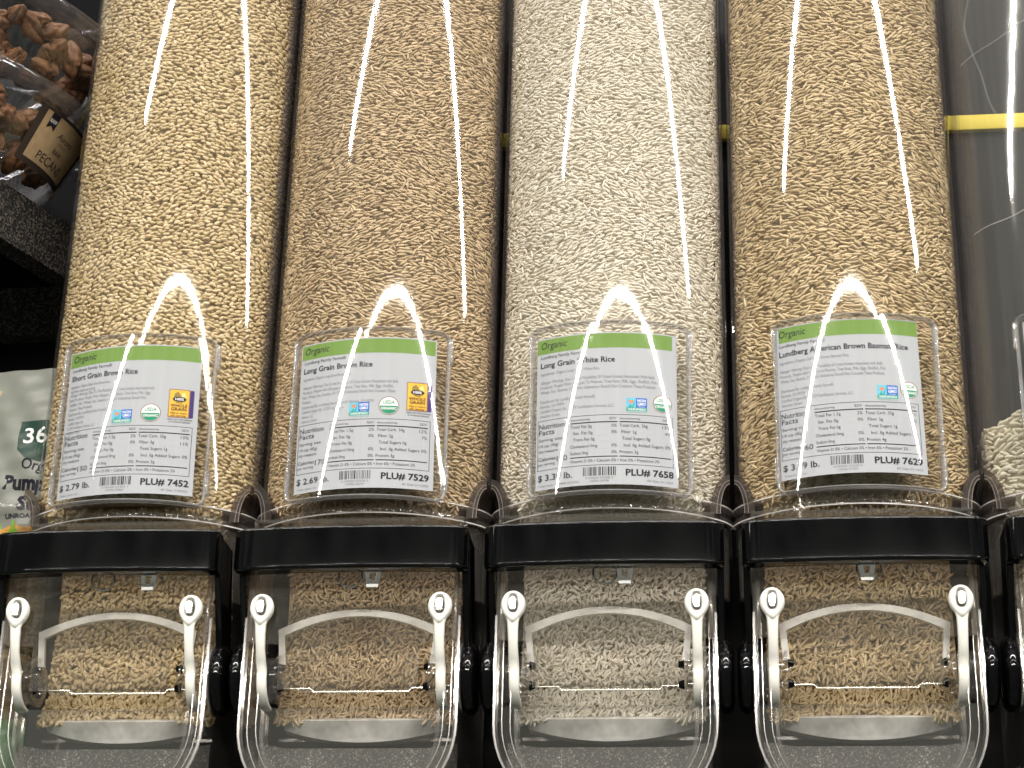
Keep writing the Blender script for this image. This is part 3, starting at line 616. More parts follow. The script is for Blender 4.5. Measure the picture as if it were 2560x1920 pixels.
# ------------------------------------------------------------------ one dispenser, with its parts
PY, PZ = -.060, -.091                        # hinge axis of the handle
def make_dispenser():
    root = bpy.data.objects.new('bulk_dispenser', None); COL.objects.link(root); root.empty_display_size = .02
    # clear tube
    P, Nn = profile(0, .075); k = 2
    V, F = sweep(P, Nn, [(0, .026), (0, .62), (-.0024, .62), (-.0024, .026)]); tb = fix(mesh_obj('tube', V, F, [M['tube'], M['tube_side']], root))
    for pl in tb.data.polygons: pl.material_index = 1 if abs(pl.normal.x) > .93 else 0
    # moulded foot rim: beads following the front
    P, Nn = sub_profile(0, -.026)
    V, F = sweep(P, Nn, [(.0002, .0340), (.0022, .0335), (.0026, .0317), (.0018, .0300), (.0002, .0295)]); o = fix(mesh_obj('foot_rim', V, F, M['rim'], root))
    V, F = sweep(P, Nn, [(.0003, .0250), (.0026, .0245), (.0030, .0227), (.0026, .0207), (.0003, .0203)]); fix(mesh_obj('rim_bead', V, F, M['rim'], o))
    for za, zb_, dd in ((.0327, .0319, .0029), (.0213, .0204, .0033)):  # thin white strips painting the highlights along both beads
        V, F = sweep(P, Nn, [(dd-.0004, za), (dd, za), (dd, zb_), (dd-.0004, zb_)]); fix(mesh_obj('rim_glint_line', V, F, M['line'], o))
    V, F = sweep(P*.985, Nn, [(0, .0200), (0, -.030), (-.0025, -.030), (-.0025, .0200)]); fix(mesh_obj('collar', V, F, M['shell'], root))
    # scooped corners
    for s in (-1, 1):
        def ell(d): return [(s*(HW - (POCKX-d)*math.cos(math.radians(90*q/12))), .024 + (POCKZ+.002-d)*math.sin(math.radians(90*q/12))) for q in range(13)]
        bm = bmesh.new(); prism(bm, ell(0) + ell(.0065)[::-1], 'y', -.050, .03); c = bm_obj('corner_scoop', bm, M['smoky'], root)
        for d in (.0042, .0066):
            bm = bmesh.new(); prism(bm, ell(d) + ell(d+.0006)[::-1], 'y', -.0508, -.0504); bm_obj('scoop_edge', bm, M['rib'], c)
    # pocket for the price card
    def cyl(x, z, r): a = x/AR; return (r*math.sin(a), KC - r*math.cos(a), z)
    hx0, hx1, hz0, hz1 = -.0515, .0560, .0265, .1500
    bm = bmesh.new(); n = 30; rings = []
    for r in (AR+.0058, AR+.0048):
        rings.append([[bm.verts.new(cyl(hx0+(hx1-hx0)*i/n, z, r)) for i in range(n+1)] for z in (hz0, hz1)])
    for g in rings:
        for i in range(n): bm.faces.new((g[0][i], g[0][i+1], g[1][i+1], g[1][i]))
    for e in (0, 1):
        for i in range(n): bm.faces.new((rings[0][e][i], rings[0][e][i+1], rings[1][e][i+1], rings[1][e][i]))
    for e in (0, n): bm.faces.new((rings[0][0][e], rings[0][1][e], rings[1][1][e], rings[1][0][e]))
    hold = bm_obj('card_holder', bm, M['holder'], root)
    path = rrect(hx0, hx1, hz0, hz1, .006, 6); bm = bmesh.new(); R0 = .0013; rr = []
    dense = []
    for i in range(len(path)):
        a, b = path[i], path[(i+1) % len(path)]; d = math.hypot(b[0]-a[0], b[1]-a[1]); q = max(1, int(d/.004))
        for t in range(q): dense.append((a[0]+(b[0]-a[0])*t/q, a[1]+(b[1]-a[1])*t/q))
    for i, p in enumerate(dense):
        a, b = dense[i-1], dense[(i+1) % len(dense)]; tx, tz = b[0]-a[0], b[1]-a[1]; l = math.hypot(tx, tz); nx, nz = -tz/l, tx/l
        rr.append([bm.verts.new(cyl(p[0]+nx*R0*math.cos(t), p[1]+nz*R0*math.cos(t), AR+.0036+.0030*math.sin(t))) for t in (2*math.pi*q/8 for q in range(8))])
    for i in range(len(rr)):
        a, b = rr[i], rr[(i+1) % len(rr)]
        for q in range(8): bm.faces.new((a[q], b[q], b[(q+1)%8], a[(q+1)%8]))
    bm_obj('holder_rim', bm, M['holder_rim'], hold)
    for x in (hx0+.001, hx1-.001):
        bm = bmesh.new(); c = cyl(x, 0, AR+.0030); box(bm, c[0]-.0007, c[0]+.0007, c[1], c[1]+.0155, hz0+.004, hz1-.004); bm_obj('holder_side', bm, M['holder'], hold)
    for x in (hx0-.0014, hx1+.0014):
        for z in (.044, .138):
            bm = bmesh.new(); c = cyl(x, z, AR+.003); box(bm, c[0]-.0016, c[0]+.0016, c[1]-.002, c[1]+.004, z-.009, z+.009, .0006); bm_obj('holder_tab', bm, M['holder_rim'], hold)
    # lever handle
    cs = rrect(-.0125, 0, -.0295, 0, .0022, 3); bm = bmesh.new(); rr = []; nb = 24
    for q in range(nb+1):
        u = -1 + 2*q/nb; x = .0768*u; e_ = max(0, abs(u)-.965)/.035; k_ = 1 - .10*e_*e_*e_; y = -.1040 - .0042*(1-u*u) + .0012*e_*e_
        rr.append([bm.verts.new((x, y - a_*k_ - .0125*(1-k_)/2*0 - .0, -.01475 + (b_+.01475)*k_)) for a_, b_ in cs])
    for a, b in zip(rr, rr[1:]):
        for q in range(len(cs)): bm.faces.new((a[q], b[q], b[(q+1) % len(cs)], a[(q+1) % len(cs)]))
    bm.faces.new(rr[0][::-1]); bm.faces.new(rr[-1])
    hnd = wn(bm_obj('lever_handle', bm, M['black'], root, angle=60))
    for s in (-1, 1):
        prof = [(-.0900, -.0015), (-.0640, -.0015), (-.0500, -.060), (-.0480, PZ+.012), (-.0690, PZ+.014), (-.0735, -.060), (-.0890, -.0285)]
        bm = bmesh.new(); prism(bm, prof, 'x', s*.0718, s*.0762)
        bmesh.ops.bevel(bm, geom=list(bm.edges), offset=.0008, segments=2, affect='EDGES'); wn(bm_obj('handle_arm', bm, M['black'], hnd, angle=180))
        bm = bmesh.new(); x0 = s*.0716; x1 = s*.0815
        prof = [(x0, .0165), (x0+s*.0006, .0205), (x0+s*.0018, .0226), (x0+s*.0034, .0236), (x0+s*.0058, .0236), (x1-s*.0024, .0224), (x1-s*.0010, .0204), (x1-s*.0002, .0175), (x1, .013)]
        lathe_x(bm, prof, PY, PZ, 48); bm_obj('pivot_disc', bm, M['black'], hnd)
    # clear chute: side walls, floor and rounded lower corners
    outer = rrect(-.0708, .0708, -.186, .014, .060, 12, (1,1,0,0)); inner = rrect(-.0682, .0682, -.1834, .0115, .0575, 12, (1,1,0,0))
    bm = bmesh.new(); ring_prism(bm, outer, inner, 'y', -.081, .045); ch = bm_obj('chute', bm, M['shell'], root)
    bm = bmesh.new(); o2 = rrect(-.0712, .0712, -.1864, -.055, .0604, 12, (1,1,0,0)); i2 = rrect(-.0698, .0698, -.1850, -.055, .0590, 12, (1,1,0,0))
    o2 = [o2[-1]] + o2[:26] + [o2[26]]; i2 = [i2[-1]] + i2[:26] + [i2[26]]; prism(bm, o2 + i2[::-1], 'y', -.0835, -.0812); bm_obj('front_lip', bm, M['edge'], ch)
    for d in (.0050, .0100):
        o2 = rrect(-.0712+d, .0712-d, -.1864+d, -.060, .0604-d*.8, 12, (1,1,0,0)); i2 = rrect(-.0706+d, .0706-d, -.1858+d, -.060, .0598-d*.8, 12, (1,1,0,0))
        o2 = [o2[-1]] + o2[:26] + [o2[26]]; i2 = [i2[-1]] + i2[:26] + [i2[26]]; bm = bmesh.new(); prism(bm, o2 + i2[::-1], 'y', -.0808+d*.5, -.0800+d*.5); bm_obj('lip_line', bm, M['edge'], ch)
    o3 = rrect(-.0585, .0585, -.178, -.114, .050, 12, (1,1,0,0)); i3 = rrect(-.0562, .0562, -.1757, -.1155, .048, 12, (1,1,0,0))
    o3 = [o3[-1]] + o3[:26] + [o3[26]]; i3 = [i3[-1]] + i3[:26] + [i3[26]]; bm = bmesh.new(); prism(bm, o3 + i3[::-1], 'y', -.0740, -.060); bm_obj('inner_liner', bm, M['shell'], ch)
    bm = bmesh.new(); prism(bm, rrect(-.0680, .0680, -.1830, -.1135, .057, 12, (1,1,0,0)), 'y', -.0795, -.0778); lean(bm, -.183); bm_obj('lower_pane', bm, M['dusty'], ch)
    bm = bmesh.new(); prism(bm, [(-.0660, -.1290), (-.0465, -.1320), (.0465, -.1320), (.0660, -.1290), (.0660, -.1500), (.0450, -.1755), (-.0450, -.1755), (-.0660, -.1500)], 'y', -.0425, -.0410); bm_obj('dusty_floor', bm, M['dust_floor'], ch)
    # front lid with notches for the hinges, and its jogged lower edge
    lid = [(-.0695, -.004), (-.0695, -.072), (-.0470, -.074), (-.0455, -.1045), (-.0330, -.1045), (-.0310, -.1070), (.0350, -.1070), (.0365, -.1045), (.0455, -.1045), (.0470, -.074), (.0695, -.072), (.0695, -.004)]
    bm = bmesh.new(); prism(bm, lid, 'y', -.0880, -.0860); lean(bm, -.107); ld = bm_obj('front_lid', bm, M['lid'], root)
    for s in (-1, 1):
        bm = bmesh.new(); box(bm, s*.0672-.0012, s*.0672+.0012, -.0859, -.079, -.071, -.006, .0004); lean(bm, -.107); bm_obj('lid_flange', bm, M['edge'], ld)
    # inner flap: arched frame; the jogged pale strip paints a ceiling-light reflection
    def arch(w, zt, zs, zl):
        return [(-w+.002, zl), (-w, zs)] + [(x, zs + (zt-zs)*(1-(x/w)**2)) for x in np.linspace(-w*.93, w*.93, 19)] + [(w, zs), (w-.002, zl)]
    A = arch(.0545, -.0425, -.0560, -.080); B = arch(.0500, -.0470, -.0600, -.080)
    bm = bmesh.new(); prism(bm, A + B[::-1], 'y', -.0590, -.0560); fl = bm_obj('flap_frame', bm, M['frost'], root)
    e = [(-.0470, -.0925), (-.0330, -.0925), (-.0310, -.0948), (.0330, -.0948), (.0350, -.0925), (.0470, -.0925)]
    bm = bmesh.new(); prism(bm, e + [(x, z-.0007) for x, z in e[::-1]], 'y', -.0475, -.0462); bm_obj('flap_edge_glint', bm, M['edge_glint'], fl)
    # tongue the rice spills on, and the plate below it
    bm = bmesh.new(); n = 24; g = []
    for i in range(n+1):
        u = -1 + 2*i/n; x = .055*u; bow = (1-u*u)
        g.append([bm.verts.new((x, y, z)) for y, z in ((-.010, -.1085), (-.022 - .014*bow, -.1070 - .0030*bow), (-.0245 - .016*bow, -.1085 - .0045*bow), (-.020 - .012*bow, -.1140 - .0115*bow), (-.012, -.1150 - .008*bow))])
    for a, b in zip(g, g[1:]):
        for q in range(4): bm.faces.new((a[q], b[q], b[q+1], a[q+1]))
    bm_obj('tongue', bm, M['frost'], root)
    bm = bmesh.new(); box(bm, -.0595, .0595, -.0150, .02, -.1205, -.1190); bm_obj('tongue_plate', bm, M['shell'], root)
    bm = bmesh.new(); box(bm, -.0595, .0595, -.0164, -.0151, -.1209, -.1188); bm_obj('plate_edge', bm, M['edge'], root)
    for s in (-1, 1):
        # hinge hub
        bm = bmesh.new(); lathe_x(bm, [(s*.0715, .0155), (s*.0640, .0155), (s*.0635, .0170), (s*.0620, .0170), (s*.0615, .0150), (s*.0520, .0150), (s*.0515, .0165), (s*.0500, .0165), (s*.0497, .0110), (s*.0470, .0105)], PY, PZ, 40)
        hub = bm_obj('hinge_hub', bm, M['shell'], root)
        bm = bmesh.new(); lathe_x(bm, [(s*.0496, .0032), (s*.0460, .0018)], PY-.008, PZ+.006, 16); bm_obj('hinge_pin', bm, M['black'], hub)
        bm = bmesh.new(); lathe_x(bm, [(s*.0496, .0034), (s*.0460, .0020)], PY-.008, PZ-.007, 16); bm_obj('hinge_pin', bm, M['black'], hub)
        bm = bmesh.new(); lathe_x(bm, [(s*.0719, .0225), (s*.0716, .0235), (s*.0709, .0235)], PY, PZ, 48); bm_obj('hub_plate', bm, M['metal'], hub)
        # peg and white elastic strap
        px, pz = s*.0587, -.051
        bm = bmesh.new(); prism(bm, rrect(px-.0022, px+.0022, pz-.0042, pz+.0042, .0021, 6), 'y', -.0965, -.0860)
        bmesh.ops.bevel(bm, geom=[ed for ed in bm.edges if all(abs(v.co.y+.0965) < 1e-6 for v in ed.verts)], offset=.0008, segments=2, affect='EDGES'); bm_obj('peg', bm, M['metal'], root)
        bm = bmesh.new()
        # eyelet: a drop-shaped ring
        no = 36; rings = []
        for q in range(no):
            t = 2*math.pi*q/no; dz = math.sin(t); dx = math.cos(t)
            ox, oz = .0080*dx, .0094*dz; 
            if dz < 0: ox *= 1 - .50*dz*dz; oz *= 1.35
            ix, iz = math.copysign(.0025*abs(dx)**.6, dx), .0047*dz
            mx, mz = (ox+ix)/2, (oz+iz)/2
            rings.append([(ox*.97, -.0893, oz*.97), (ox, -.0912, oz), (ox*.86+ix*.14, -.0936, oz*.86+iz*.14), (mx, -.0945, mz), (ix*1.5, -.0940, iz*1.4), (ix, -.0915, iz), (ix, -.0893, iz)])
        vs = [[bm.verts.new((px+a, b, pz+c)) for a, b, c in r] for r in rings]
        for q in range(no):
            a, b = vs[q], vs[(q+1) % no]
            for w_ in range(7): bm.faces.new((a[w_], b[w_], b[(w_+1)%7], a[(w_+1)%7]))
        # strap: from the eyelet down, twisting a little, and round the hub
        path = [(-.0915, pz-.0080, .0046, 0), (-.0912, pz-.0115, .0036, 0), (-.0900, pz-.0180, .0033, .03), (-.0872, pz-.026, .0031, .12), (-.0838, pz-.033, .0032, -.05)]
        hr = .0188
        for t in range(-5, 95, 9): 
            a = math.radians(180 + t); path.append((PY + hr*math.cos(a), PZ + hr*math.sin(a)*1.0, .0033, 0))
        sec = []
        for i, (y, z, hw, tw) in enumerate(path):
            y0, z0 = path[max(0, i-1)][:2]; y1, z1 = path[min(len(path)-1, i+1)][:2]; ty, tz = y1-y0, z1-z0; l = math.hypot(ty, tz); ny, nz = tz/l, -ty/l    # outward (front) normal
            cs = []
            for a_, b_ in ((-1, -.5), (-1, .3), (-.72, .95), (.72, .95), (1, .3), (1, -.5), (.7, -.9), (-.7, -.9)):
                off = b_*.0016 + a_*tw*hw; cs.append(bm.verts.new((px + a_*hw, y + ny*off, z + nz*off)))
            sec.append(cs)
        for a, b in zip(sec, sec[1:]):
            for q in range(8): bm.faces.new((a[q], b[q], b[(q+1)%8], a[(q+1)%8]))
        bm.faces.new(sec[0][::-1]); bm.faces.new(sec[-1])
        bm_obj('elastic_strap', bm, M['white_rubber'], root, angle=70)
    # ring and white latch clip behind the lid
    bm = bmesh.new(); no, ni = 32, 8; vs = []
    for a in range(no):
        t = 2*math.pi*a/no; vs.append([bm.verts.new((.002 + (.0078+.0007*math.cos(q))*math.cos(t), -.0870+.0007*math.sin(q), -.0285 + (.0078+.0007*math.cos(q))*math.sin(t))) for q in (2*math.pi*w_/ni for w_ in range(ni))])
    for a in range(no):
        for q in range(ni): bm.faces.new((vs[a][q], vs[(a+1)%no][q], vs[(a+1)%no][(q+1)%ni], vs[a][(q+1)%ni]))
    bm_obj('tag_ring', bm, M['metal'], root)
    bm = bmesh.new(); o4 = [(.0070, -.024), (.0185, -.024), (.0165, -.0365), (.0090, -.0365)]; i4 = [(.0105, -.0265), (.0150, -.0265), (.0142, -.0322), (.0112, -.0322)]
    ring_prism(bm, o4, i4, 'y', -.0880, -.0860); bm_obj('latch_clip', bm, M['white_clip'], root)
    return root
def copy_tree(o, parent=None):
    c = o.copy(); COL.objects.link(c); c.parent = parent
    for ch in list(o.children): copy_tree(ch, c)
    return c

# ------------------------------------------------------------------ the place: back panel and rack
def setting():
    bm = bmesh.new(); box(bm, -.12, 5.2*S, .112, .120, -.30, .75); o = bm_obj('back_wall', bm, M['back'], smooth=False); o['kind'] = 'structure'
    bm = bmesh.new(); box(bm, -.12, 5.2*S, .106, .1118, .408, .422, .001); tag(bm_obj('yellow_strip', bm, M['yellow']), 'narrow yellow strip fixed across the dark back panel', 'strip')
    rk = thing('rack_rail', 'black shelf rail running behind the dispenser chutes', 'rail', (0, 0, 0))
    bm = bmesh.new(); box(bm, -.16, 5.2*S, .0480, .100, -.138, -.126, .003); bm_obj('rail_top', bm, M['black'], rk)
    bm = bmesh.new(); box(bm, -.16, 5.2*S, .0470, .056, -.30, -.1385, .002); bm_obj('rail_front', bm, M['blackmatte'], rk)
setting()

disp0 = make_dispenser()
DL = ['clear gravity dispenser full of short plump tan brown rice', 'clear gravity dispenser full of slender tan long grain brown rice', 'clear gravity dispenser full of white long grain rice',
      'clear gravity dispenser full of long golden brown basmati rice', 'nearly empty scratched clear dispenser with a low heap of white rice']
disps = []
for i in range(5):
    d = disp0 if i == 0 else copy_tree(disp0)
    d.location = (i*S, 0, 0); tag(d, DL[i], 'dispenser', 'rice dispensers side by side on the rack'); disps.append(d)
for d_, dx in zip(disps, (.014, 0, 0, -.011, .004)):
    for ch in d_.children:
        if ch.name.startswith('latch_clip'): ch.location.x = dx
        if ch.name.startswith('tag_ring'): ch.location.x = (-.006, -.004, -.002, .001, 0)[disps.index(d_)]
for ch in disps[4].children:
    if ch.name.startswith('tube'): ch.data = ch.data.copy(); ch.data.materials[0] = M['tube_empty']
for ch in disps[4].children:
    if ch.name.startswith('card_holder'): ch.location.x = -.0045
def crack(pts):
    V = []; F = []
    for q, (x, z) in enumerate(pts):
        a = math.asin(x/AR); r = AR + .0002
        for da, dz in ((0, .00022), (.0002, 0), (0, -.00022)): V.append(((r+da)*math.sin(a), AC-(r+da)*math.cos(a), z+dz))
    for q in range(len(pts)-1):
        for w_ in range(3): F.append((3*q+w_, 3*q+3+w_, 3*q+3+(w_+1) % 3, 3*q+(w_+1) % 3))
    return V, F
for base, slope, bow in ((.448, .42, .10), (.372, .50, -.8), (.232, .25, .3)):
    V, F = crack([(x, base + slope*(x+.075) + bow*(x+.075)**2 + .0012*math.sin(160*x)) for x in np.linspace(-.074, .074, 40)])
    fix(mesh_obj('crack', V, F, M['line'], disps[4]))
make_rice('short', 0, 'short plump tan brown rice filling a clear dispenser')
make_rice('long', 1, 'slender pinkish tan long grain brown rice filling a clear dispenser')
make_rice('white', 2, 'pale ivory long grain white rice filling a clear dispenser')
make_rice('basmati', 3, 'long golden brown basmati rice filling a clear dispenser')
make_rice('jasmine', 4, 'low sloping heap of large white grains in the nearly empty dispenser', top=lambda x: .087 + .30*(x+.075))

CL = ['price card reading Short Grain Brown Rice, $ 2.79 lb., PLU 7452', 'price card reading Long Grain Brown Rice, $ 2.69 lb., PLU 7529', 'price card reading Long Grain White Rice, $ 3.39 lb., PLU 7658', 'price card reading American Brown Basmati Rice, $ 3.49 lb., PLU 7629', 'white price card on the nearly empty scratched dispenser']
CPOS = [(0.0, 31.8, 1.2), (.6, 32.6, .8), (-.2, 31.6, .2), (-3.6, 36.4, .8), (-4.5, 36, 0)]
names = {'green': 'green_band', 'ink': 'black_lettering', 'grey_ink': 'grey_lettering', 'pale_ink': 'row_lines', 'white_ink': 'white_lettering', 'blue': 'seal_blue_panel', 'sky': 'seal_sky_panel', 'teal': 'seal_teal_panel',
         'orange': 'seal_butterfly', 'usda': 'seal_green_half', 'brownring': 'seal_outline', 'gold': 'stamp_face', 'olive': 'stamp_sheaf', 'cream': 'stamp_highlight', 'purple': 'stamp_side'}
for i in range(5):
    dx, dz, rot = CPOS[i]; RC = AR + .0032; cr, sr = math.cos(math.radians(rot)), math.sin(math.radians(rot))
    def mapf(x, y, lev, dx=dx, dz=dz, cr=cr, sr=sr):
        a, b = x-CW/2, y; X = (a*cr - (b-CH/2)*sr + dx)*1.03e-3; Z = (a*sr + (b-CH/2)*cr + CH/2 + dz)*1e-3
        r = RC + lev*6e-5; t = X/RC; return (r*math.sin(t), KC - r*math.cos(t), Z)
    c = thing('price_card', CL[i], 'price card', (i*S, 0, 0), 'price cards in the clear holders')
    V = []; F = []; n = 30
    for lv in (0, -5):
        for y in (0, CH): V += [mapf(CW*q/n, y, lv) for q in range(n+1)]
    k = n+1
    for q in range(n): F += [(q, q+1, k+q+1, k+q), (2*k+q, 3*k+q, 3*k+q+1, 2*k+q+1), (q, 2*k+q, 2*k+q+1, q+1), (k+q, k+q+1, 3*k+q+1, 3*k+q)]
    F += [(0, k, 3*k, 2*k), (n, 2*k+n, 3*k+n, k+n)]
    fix(mesh_obj('card', V, F, M['paper'], c))
    if i < 4: PRINTS[i].build(c, mapf, names)
    else:
        p = Print(); p.rect('green', 1, 94, CH-11.7, CH-.9); p.rect('ink', 1.2, 1.55, 14, 50); p.rect('ink', 1.2, 92, 49.6, 50); p.rect('ink', 1.2, 92, 13.8, 14.2); p.build(c, mapf, names)

# ------------------------------------------------------------------ beside the dispensers: pecan tubs on a speckled shelf, a seed pouch, a green bag
M['tubclear'] = clear('tub_plastic', (.95,.945,.94), .04, haze=.004, wave=.05, wscale=30)
M['tublid'] = clear('tub_lid_plastic', (.80,.80,.82), .08, haze=.03, hcol=(.42,.42,.46), wave=.12, wscale=25)
M['pecan'] = solid('pecan', (.30,.15,.075), .42, .4, var=.6, vscale=170, bump=.8, bscale=300)
M['kraft'] = solid('kraft_paper', (.50,.35,.20), .7, .2, var=.12, vscale=150)
M['dark_label'] = solid('dark_label', (.035,.022,.018), .6)
def make_tub(mat, label, r=.112, paper=False):
    t = thing('pecan_tub', label, 'tub', (0, 0, 0), 'clear tubs of pecans stacked on the shelf'); t.matrix_world = mat
    bm = bmesh.new(); r1 = r*.94; r0 = r*.80
    lathe_z(bm, [(r0*.97, 0), (r0, .002), (r1, .054), (r1-.001, .054), (r0-.001, .003), (r0*.96, .0012)], 96); bm_obj('tub_body', bm, M['tubclear'], t)
    bm = bmesh.new(); lathe_z(bm, [(r*.955, .0480), (r*.985, .0485), (r, .0520), (r, .0590), (r*.985, .0620), (r*.90, .0625), (r*.86, .0585), (.001, .0585), (.001, .0575), (r*.855, .0573), (r*.90, .0605), (r*.965, .0600), (r*.975, .0550), (r*.955, .0500)], 96); bm_obj('tub_lid', bm, M['tublid'], t)
    if paper:
        a0 = math.radians(-26)
        def mp(x, y, lev):
            h = .004 + y*1e-3; rr = r0 + (r1-r0)*(h/.054) + .0008 + lev*6e-5; a = a0 + x*1e-3/r0; return (rr*math.cos(a), rr*math.sin(a), h)
        V = []; F = []; n = 24
        for y in (-2.5, 43.5):
            V += [mp(-4 + 70*q/n, y, -3) for q in range(n+1)]
        for q in range(n): F.append((q, q+1, n+2+q, n+1+q))
        mesh_obj('label_border', V, F, M['dark_label'], t)
        V = []; F = []
        for y in (2, 41): V += [mp(2 + 58*q/n, y, 0) for q in range(n+1)]
        for q in range(n): F.append((q, q+1, n+2+q, n+1+q))
        lb = mesh_obj('kraft_label', V, F, M['kraft'], t)
        tub_print.build(lb, mp, {'ink': 'black_lettering', 'white_ink': 'white_lettering', 'grey_ink': 'grey_lettering'})
    return t
def pecan_mesh():
    bm = bmesh.new(); bmesh.ops.create_uvsphere(bm, u_segments=28, v_segments=16, radius=.5)
    for v in bm.verts:
        x, y, z = v.co; a = math.atan2(y, x); e = 1 - .35*abs(2*z)**3
        f = (1 + .10*math.sin(6*a + .8*math.sin(7*z)) + .07*math.sin(13*a + 5*z) + .06*math.sin(17*z + 3*a))*e
        g = 1 - .45*math.exp(-(y/.07)**2)*(1 if x > 0 else .3)
        v.co = Vector((x*f*g*.017, y*f*.021, z*.036 + .003*math.sin(5*y)))
    me = bpy.data.meshes.new('pecan'); bm.to_mesh(me); bm.free(); me.materials.append(M['pecan']); me.shade_smooth(); return me
PEC = pecan_mesh()
def fill(mat, n, label, r=.077, zr=(.006, .048), az=(-110, 30)):
    for k in range(n):
        a = math.radians(random.uniform(*az)); z = random.uniform(*zr); rr = (r + .016*(z/.05)) * random.uniform(.84, .96)
        o = bpy.data.objects.new('pecan', PEC); COL.objects.link(o)
        o.location = mat @ Vector((rr*math.cos(a), rr*math.sin(a), z)); o.rotation_euler = (random.uniform(0, 6), random.uniform(0, 6), random.uniform(0, 6)); o.scale = (random.uniform(.60, .86),)*3
        tag(o, label, 'pecan', 'pecan halves inside the clear tubs')
LIP = Vector((math.cos(math.radians(68)), math.sin(math.radians(68)), 0))
TILT = Matrix.Rotation(math.radians(16), 4, LIP)
def tub_frame(x, y, z, k): return Matrix.Translation((x, y, z)) @ TILT @ Matrix.Translation((0, 0, .0635*k))
T2 = tub_frame(-.205, .0, .352, 0); T1 = tub_frame(-.205, .0, .352, 1)
make_tub(T2, 'clear round pecan tub with a kraft RAW PECANS label, lowest of its stack', paper=True); make_tub(T1, 'clear round pecan tub without a label, stacked on the kraft labelled one')
fill(T2, 85, 'brown pecan half inside the tub with the kraft label'); fill(T1, 85, 'brown pecan half inside the tub above the kraft labelled one')
for k in range(3):
    l = tub_frame(-.150, .215, .355, k)
    make_tub(l, ('clear tub wedged behind the dispenser, lowest of the rear stack', 'clear tub behind the dispenser, middle of the rear stack', 'clear tub behind the dispenser, top of the rear stack')[k])
    fill(l, 9, 'brown pecan half inside the rear stack of tubs', az=(-80, 20))
# shelf with a speckled lip that runs away from the viewer
def shelf():
    t = thing('display_shelf', 'black speckled shelf carrying the pecan tubs', 'shelf', (-.148, -.02, 0))
    d = Vector((math.cos(math.radians(68)), math.sin(math.radians(68)))); nrm = Vector((-d.y, d.x))
    def P(a, b, z): return (d.x*a + nrm.x*b, d.y*a + nrm.y*b, z)
    def slab(name, a0, a1, b0, b1, z0, z1, mat):
        V = [P(a, b, z) for z in (z0, z1) for a, b in ((a0, b0), (a1, b0), (a1, b1), (a0, b1))]
        F = [(0,1,2,3), (4,5,6,7), (0,1,5,4), (1,2,6,5), (2,3,7,6), (3,0,4,7)]
        return fix(mesh_obj(name, V, F, mat, t, smooth=False))
    slab('shelf_lip', -.22, .40, -.006, 0.012, .272, .318, M['speckle']); slab('shelf_board', -.22, .40, .0125, .40, .300, .3175, M['blackmatte'])
shelf()
bm = bmesh.new(); box(bm, -.60, -.088, .122, .135, .255, .300); tag(bm_obj('lower_ledge', bm, M['speckle'], smooth=False), 'black speckled ledge under the pecan shelf', 'ledge')
bm = bmesh.new(); box(bm, -.60, -.121, .136, .150, -.30, .255); o = bm_obj('side_wall', bm, M['blackmatte'], smooth=False); o['kind'] = 'structure'
bm = bmesh.new(); box(bm, -.75, -.05, .36, .37, .10, 1.0); o = bm_obj('rear_wall', bm, M['blackmatte'], smooth=False); o['kind'] = 'structure'

# seed pouch
M['pouch'] = solid('pouch_film', (.20,.21,.185), .38, .4, var=.06, vscale=30, bump=.25, bscale=28)
M['pouch_green'] = solid('pouch_green', (.004,.034,.021), .5)
M['leaf'] = solid('print_leaf_green', (.16,.30,.03), .5)
M['pumpkin'] = solid('print_pumpkin_orange', (.50,.26,.05), .5)
M['tan'] = solid('print_tan', (.36,.27,.18), .5)
pch = thing('seed_pouch', 'white pouch of organic pumpkin seeds with a dark green badge', 'pouch', (-.128, .030, .045))
def pm(x, y, lev):      # x 0.. to the right, y up (mm); a bulging front
    u = (x-40)/75; v = (y-60)/85; b = max(0, 1-u*u)*max(0, 1-v*v)
    return ((x)*1e-3, -(.004 + .020*b**.6) - lev*1.2e-4 + .0009*math.sin(x*.21+y*.13)+.0007*math.sin(y*.35-x*.1), y*1e-3)
nx, ny = 34, 40; V = []; F = []
for j in range(ny+1):
    for i in range(nx+1): V.append(pm(-35 + 150*i/nx, -22 + 152*j/ny, 0))
nf = len(V)
for j in range(ny+1):
    for i in range(nx+1): x, y, z = V[j*(nx+1)+i]; V.append((x, -y*.8 + .001, z))
for b in (0, nf):
    for j in range(ny):
        for i in range(nx): F.append((b+j*(nx+1)+i, b+j*(nx+1)+i+1, b+(j+1)*(nx+1)+i+1, b+(j+1)*(nx+1)+i))
fix(mesh_obj('pouch_film', V, F, M['pouch'], pch))
M_p = {'green': 'pouch_green'}
bp = bag_print; M_keep = M['ink']
bp.poly('pouch_green', [(14, 84), (50, 84), (50, 61), (43, 54), (32, 51), (21, 54), (14, 61)], 3)
def strip(ink, pts, w, lev=2):
    for a, b in zip(pts, pts[1:]):
        l = math.hypot(b[0]-a[0], b[1]-a[1]) or 1; nx_, ny_ = -(b[1]-a[1])/l*w/2, (b[0]-a[0])/l*w/2
        bp.poly(ink, [(a[0]-nx_, a[1]-ny_), (b[0]-nx_, b[1]-ny_), (b[0]+nx_, b[1]+ny_), (a[0]+nx_, a[1]+ny_)], lev)
strip('leaf', [(-12+9*math.cos(math.radians(a)), 2+9*math.sin(math.radians(a))) for a in range(-60, 200, 20)], 1.6)
strip('leaf', [(-4+10*math.cos(math.radians(a)), 1+9*math.sin(math.radians(a))) for a in range(0, 150, 15)], 2.4)
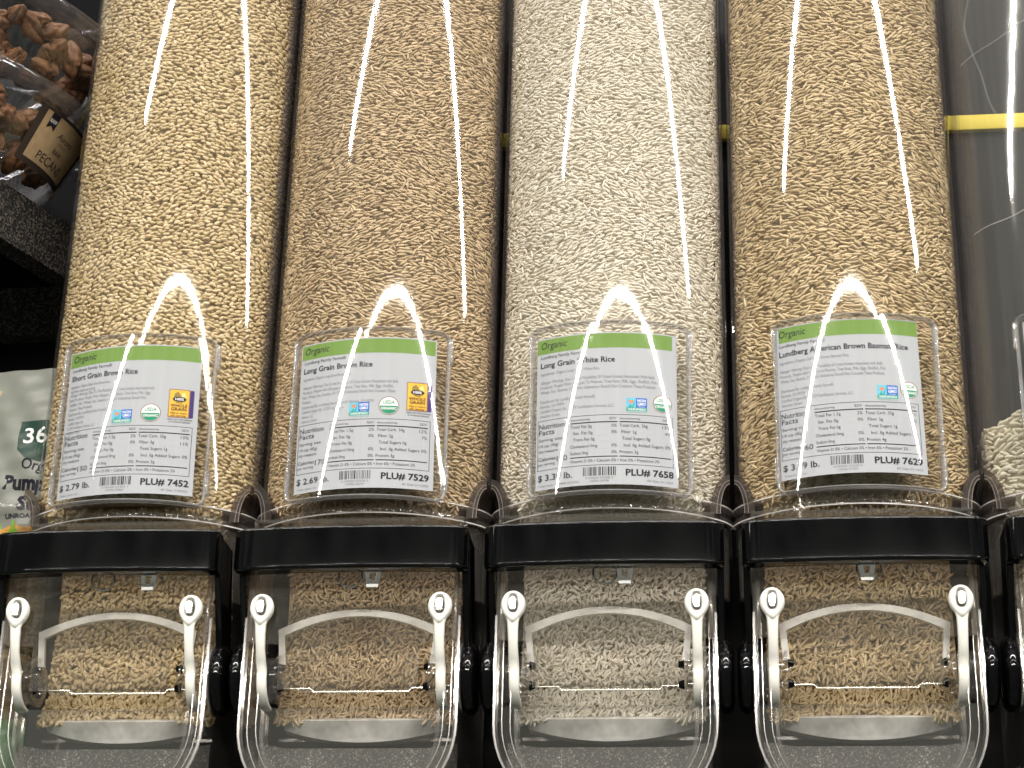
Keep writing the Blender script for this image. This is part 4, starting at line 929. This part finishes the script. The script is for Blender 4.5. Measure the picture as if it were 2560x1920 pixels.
bp.poly('leaf', [(-30, 76), (-12, 80), (-8, 89), (-14, 90), (-26, 84)], 2)
for cx, cy, rx, ry in ((-2, -7, 20, 9), (17, -6, 13, 9), (-18, -7, 16, 9), (30, -7, 14, 9)):
    bp.poly('pumpkin', [(cx+rx*math.cos(2*math.pi*q/24), cy+ry*math.sin(2*math.pi*q/24)) for q in range(24)], 2 if cx else 3)
bp.poly('leaf', [(12, -3), (22, -3), (18.4, 1), (17.8, 7), (15.6, 7), (15, 1)], 4)
for k in range(6): bp.poly('tan', [(-34+9*k, 108 + 1.2*math.sin(k)), (-25+9*k, 108 + 1.2*math.sin(k+1)), (-25+9*k, 113+math.cos(k)), (-34+9*k, 113)], 1) if k < 3 else None
bp.build(pch, pm, {'ink': 'black_lettering', 'white_ink': 'white_lettering', 'pouch_green': 'green_badge', 'leaf': 'leaf_print', 'pumpkin': 'pumpkin_print', 'tan': 'seed_print'})
# clear rail in front of the pouch
bm = bmesh.new(); box(bm, -.40, -.078, -.0012, .0012, -.0026, .0026, .0006); o = bm_obj('pouch_rail', bm, M['rim']); o.location = (0, .004, .048); o.rotation_euler = (0, math.radians(6), 0)
tag(o, 'clear plastic rail edge in front of the seed pouch', 'rail')
# green bag low down behind the first chute
M['green_bag'] = solid('green_bag_film', (.008,.17,.022), .3, .5, var=.35, vscale=25, bump=.4, bscale=24)
V = []; F = []; n = 20
for j in range(n+1):
    for i in range(n+1):
        u, v = -1+2*i/n, -1+2*j/n; V.append((.060*u, -.022*(max(0, (1-u*u)*(1-v*v)))**.5 + .002*math.sin(7*u+5*v), .065*v))
k = len(V)
for q in range(k): x, y, z = V[q]; V.append((x, -y+.001, z))
for b in (0, k):
    for j in range(n):
        for i in range(n): F.append((b+j*(n+1)+i, b+j*(n+1)+i+1, b+(j+1)*(n+1)+i+1, b+(j+1)*(n+1)+i))
o = fix(mesh_obj('green_bag', V, F, M['green_bag'])); o.location = (-.128, -.025, -.172); tag(o, 'shiny green bag standing low behind the short grain chute', 'bag')
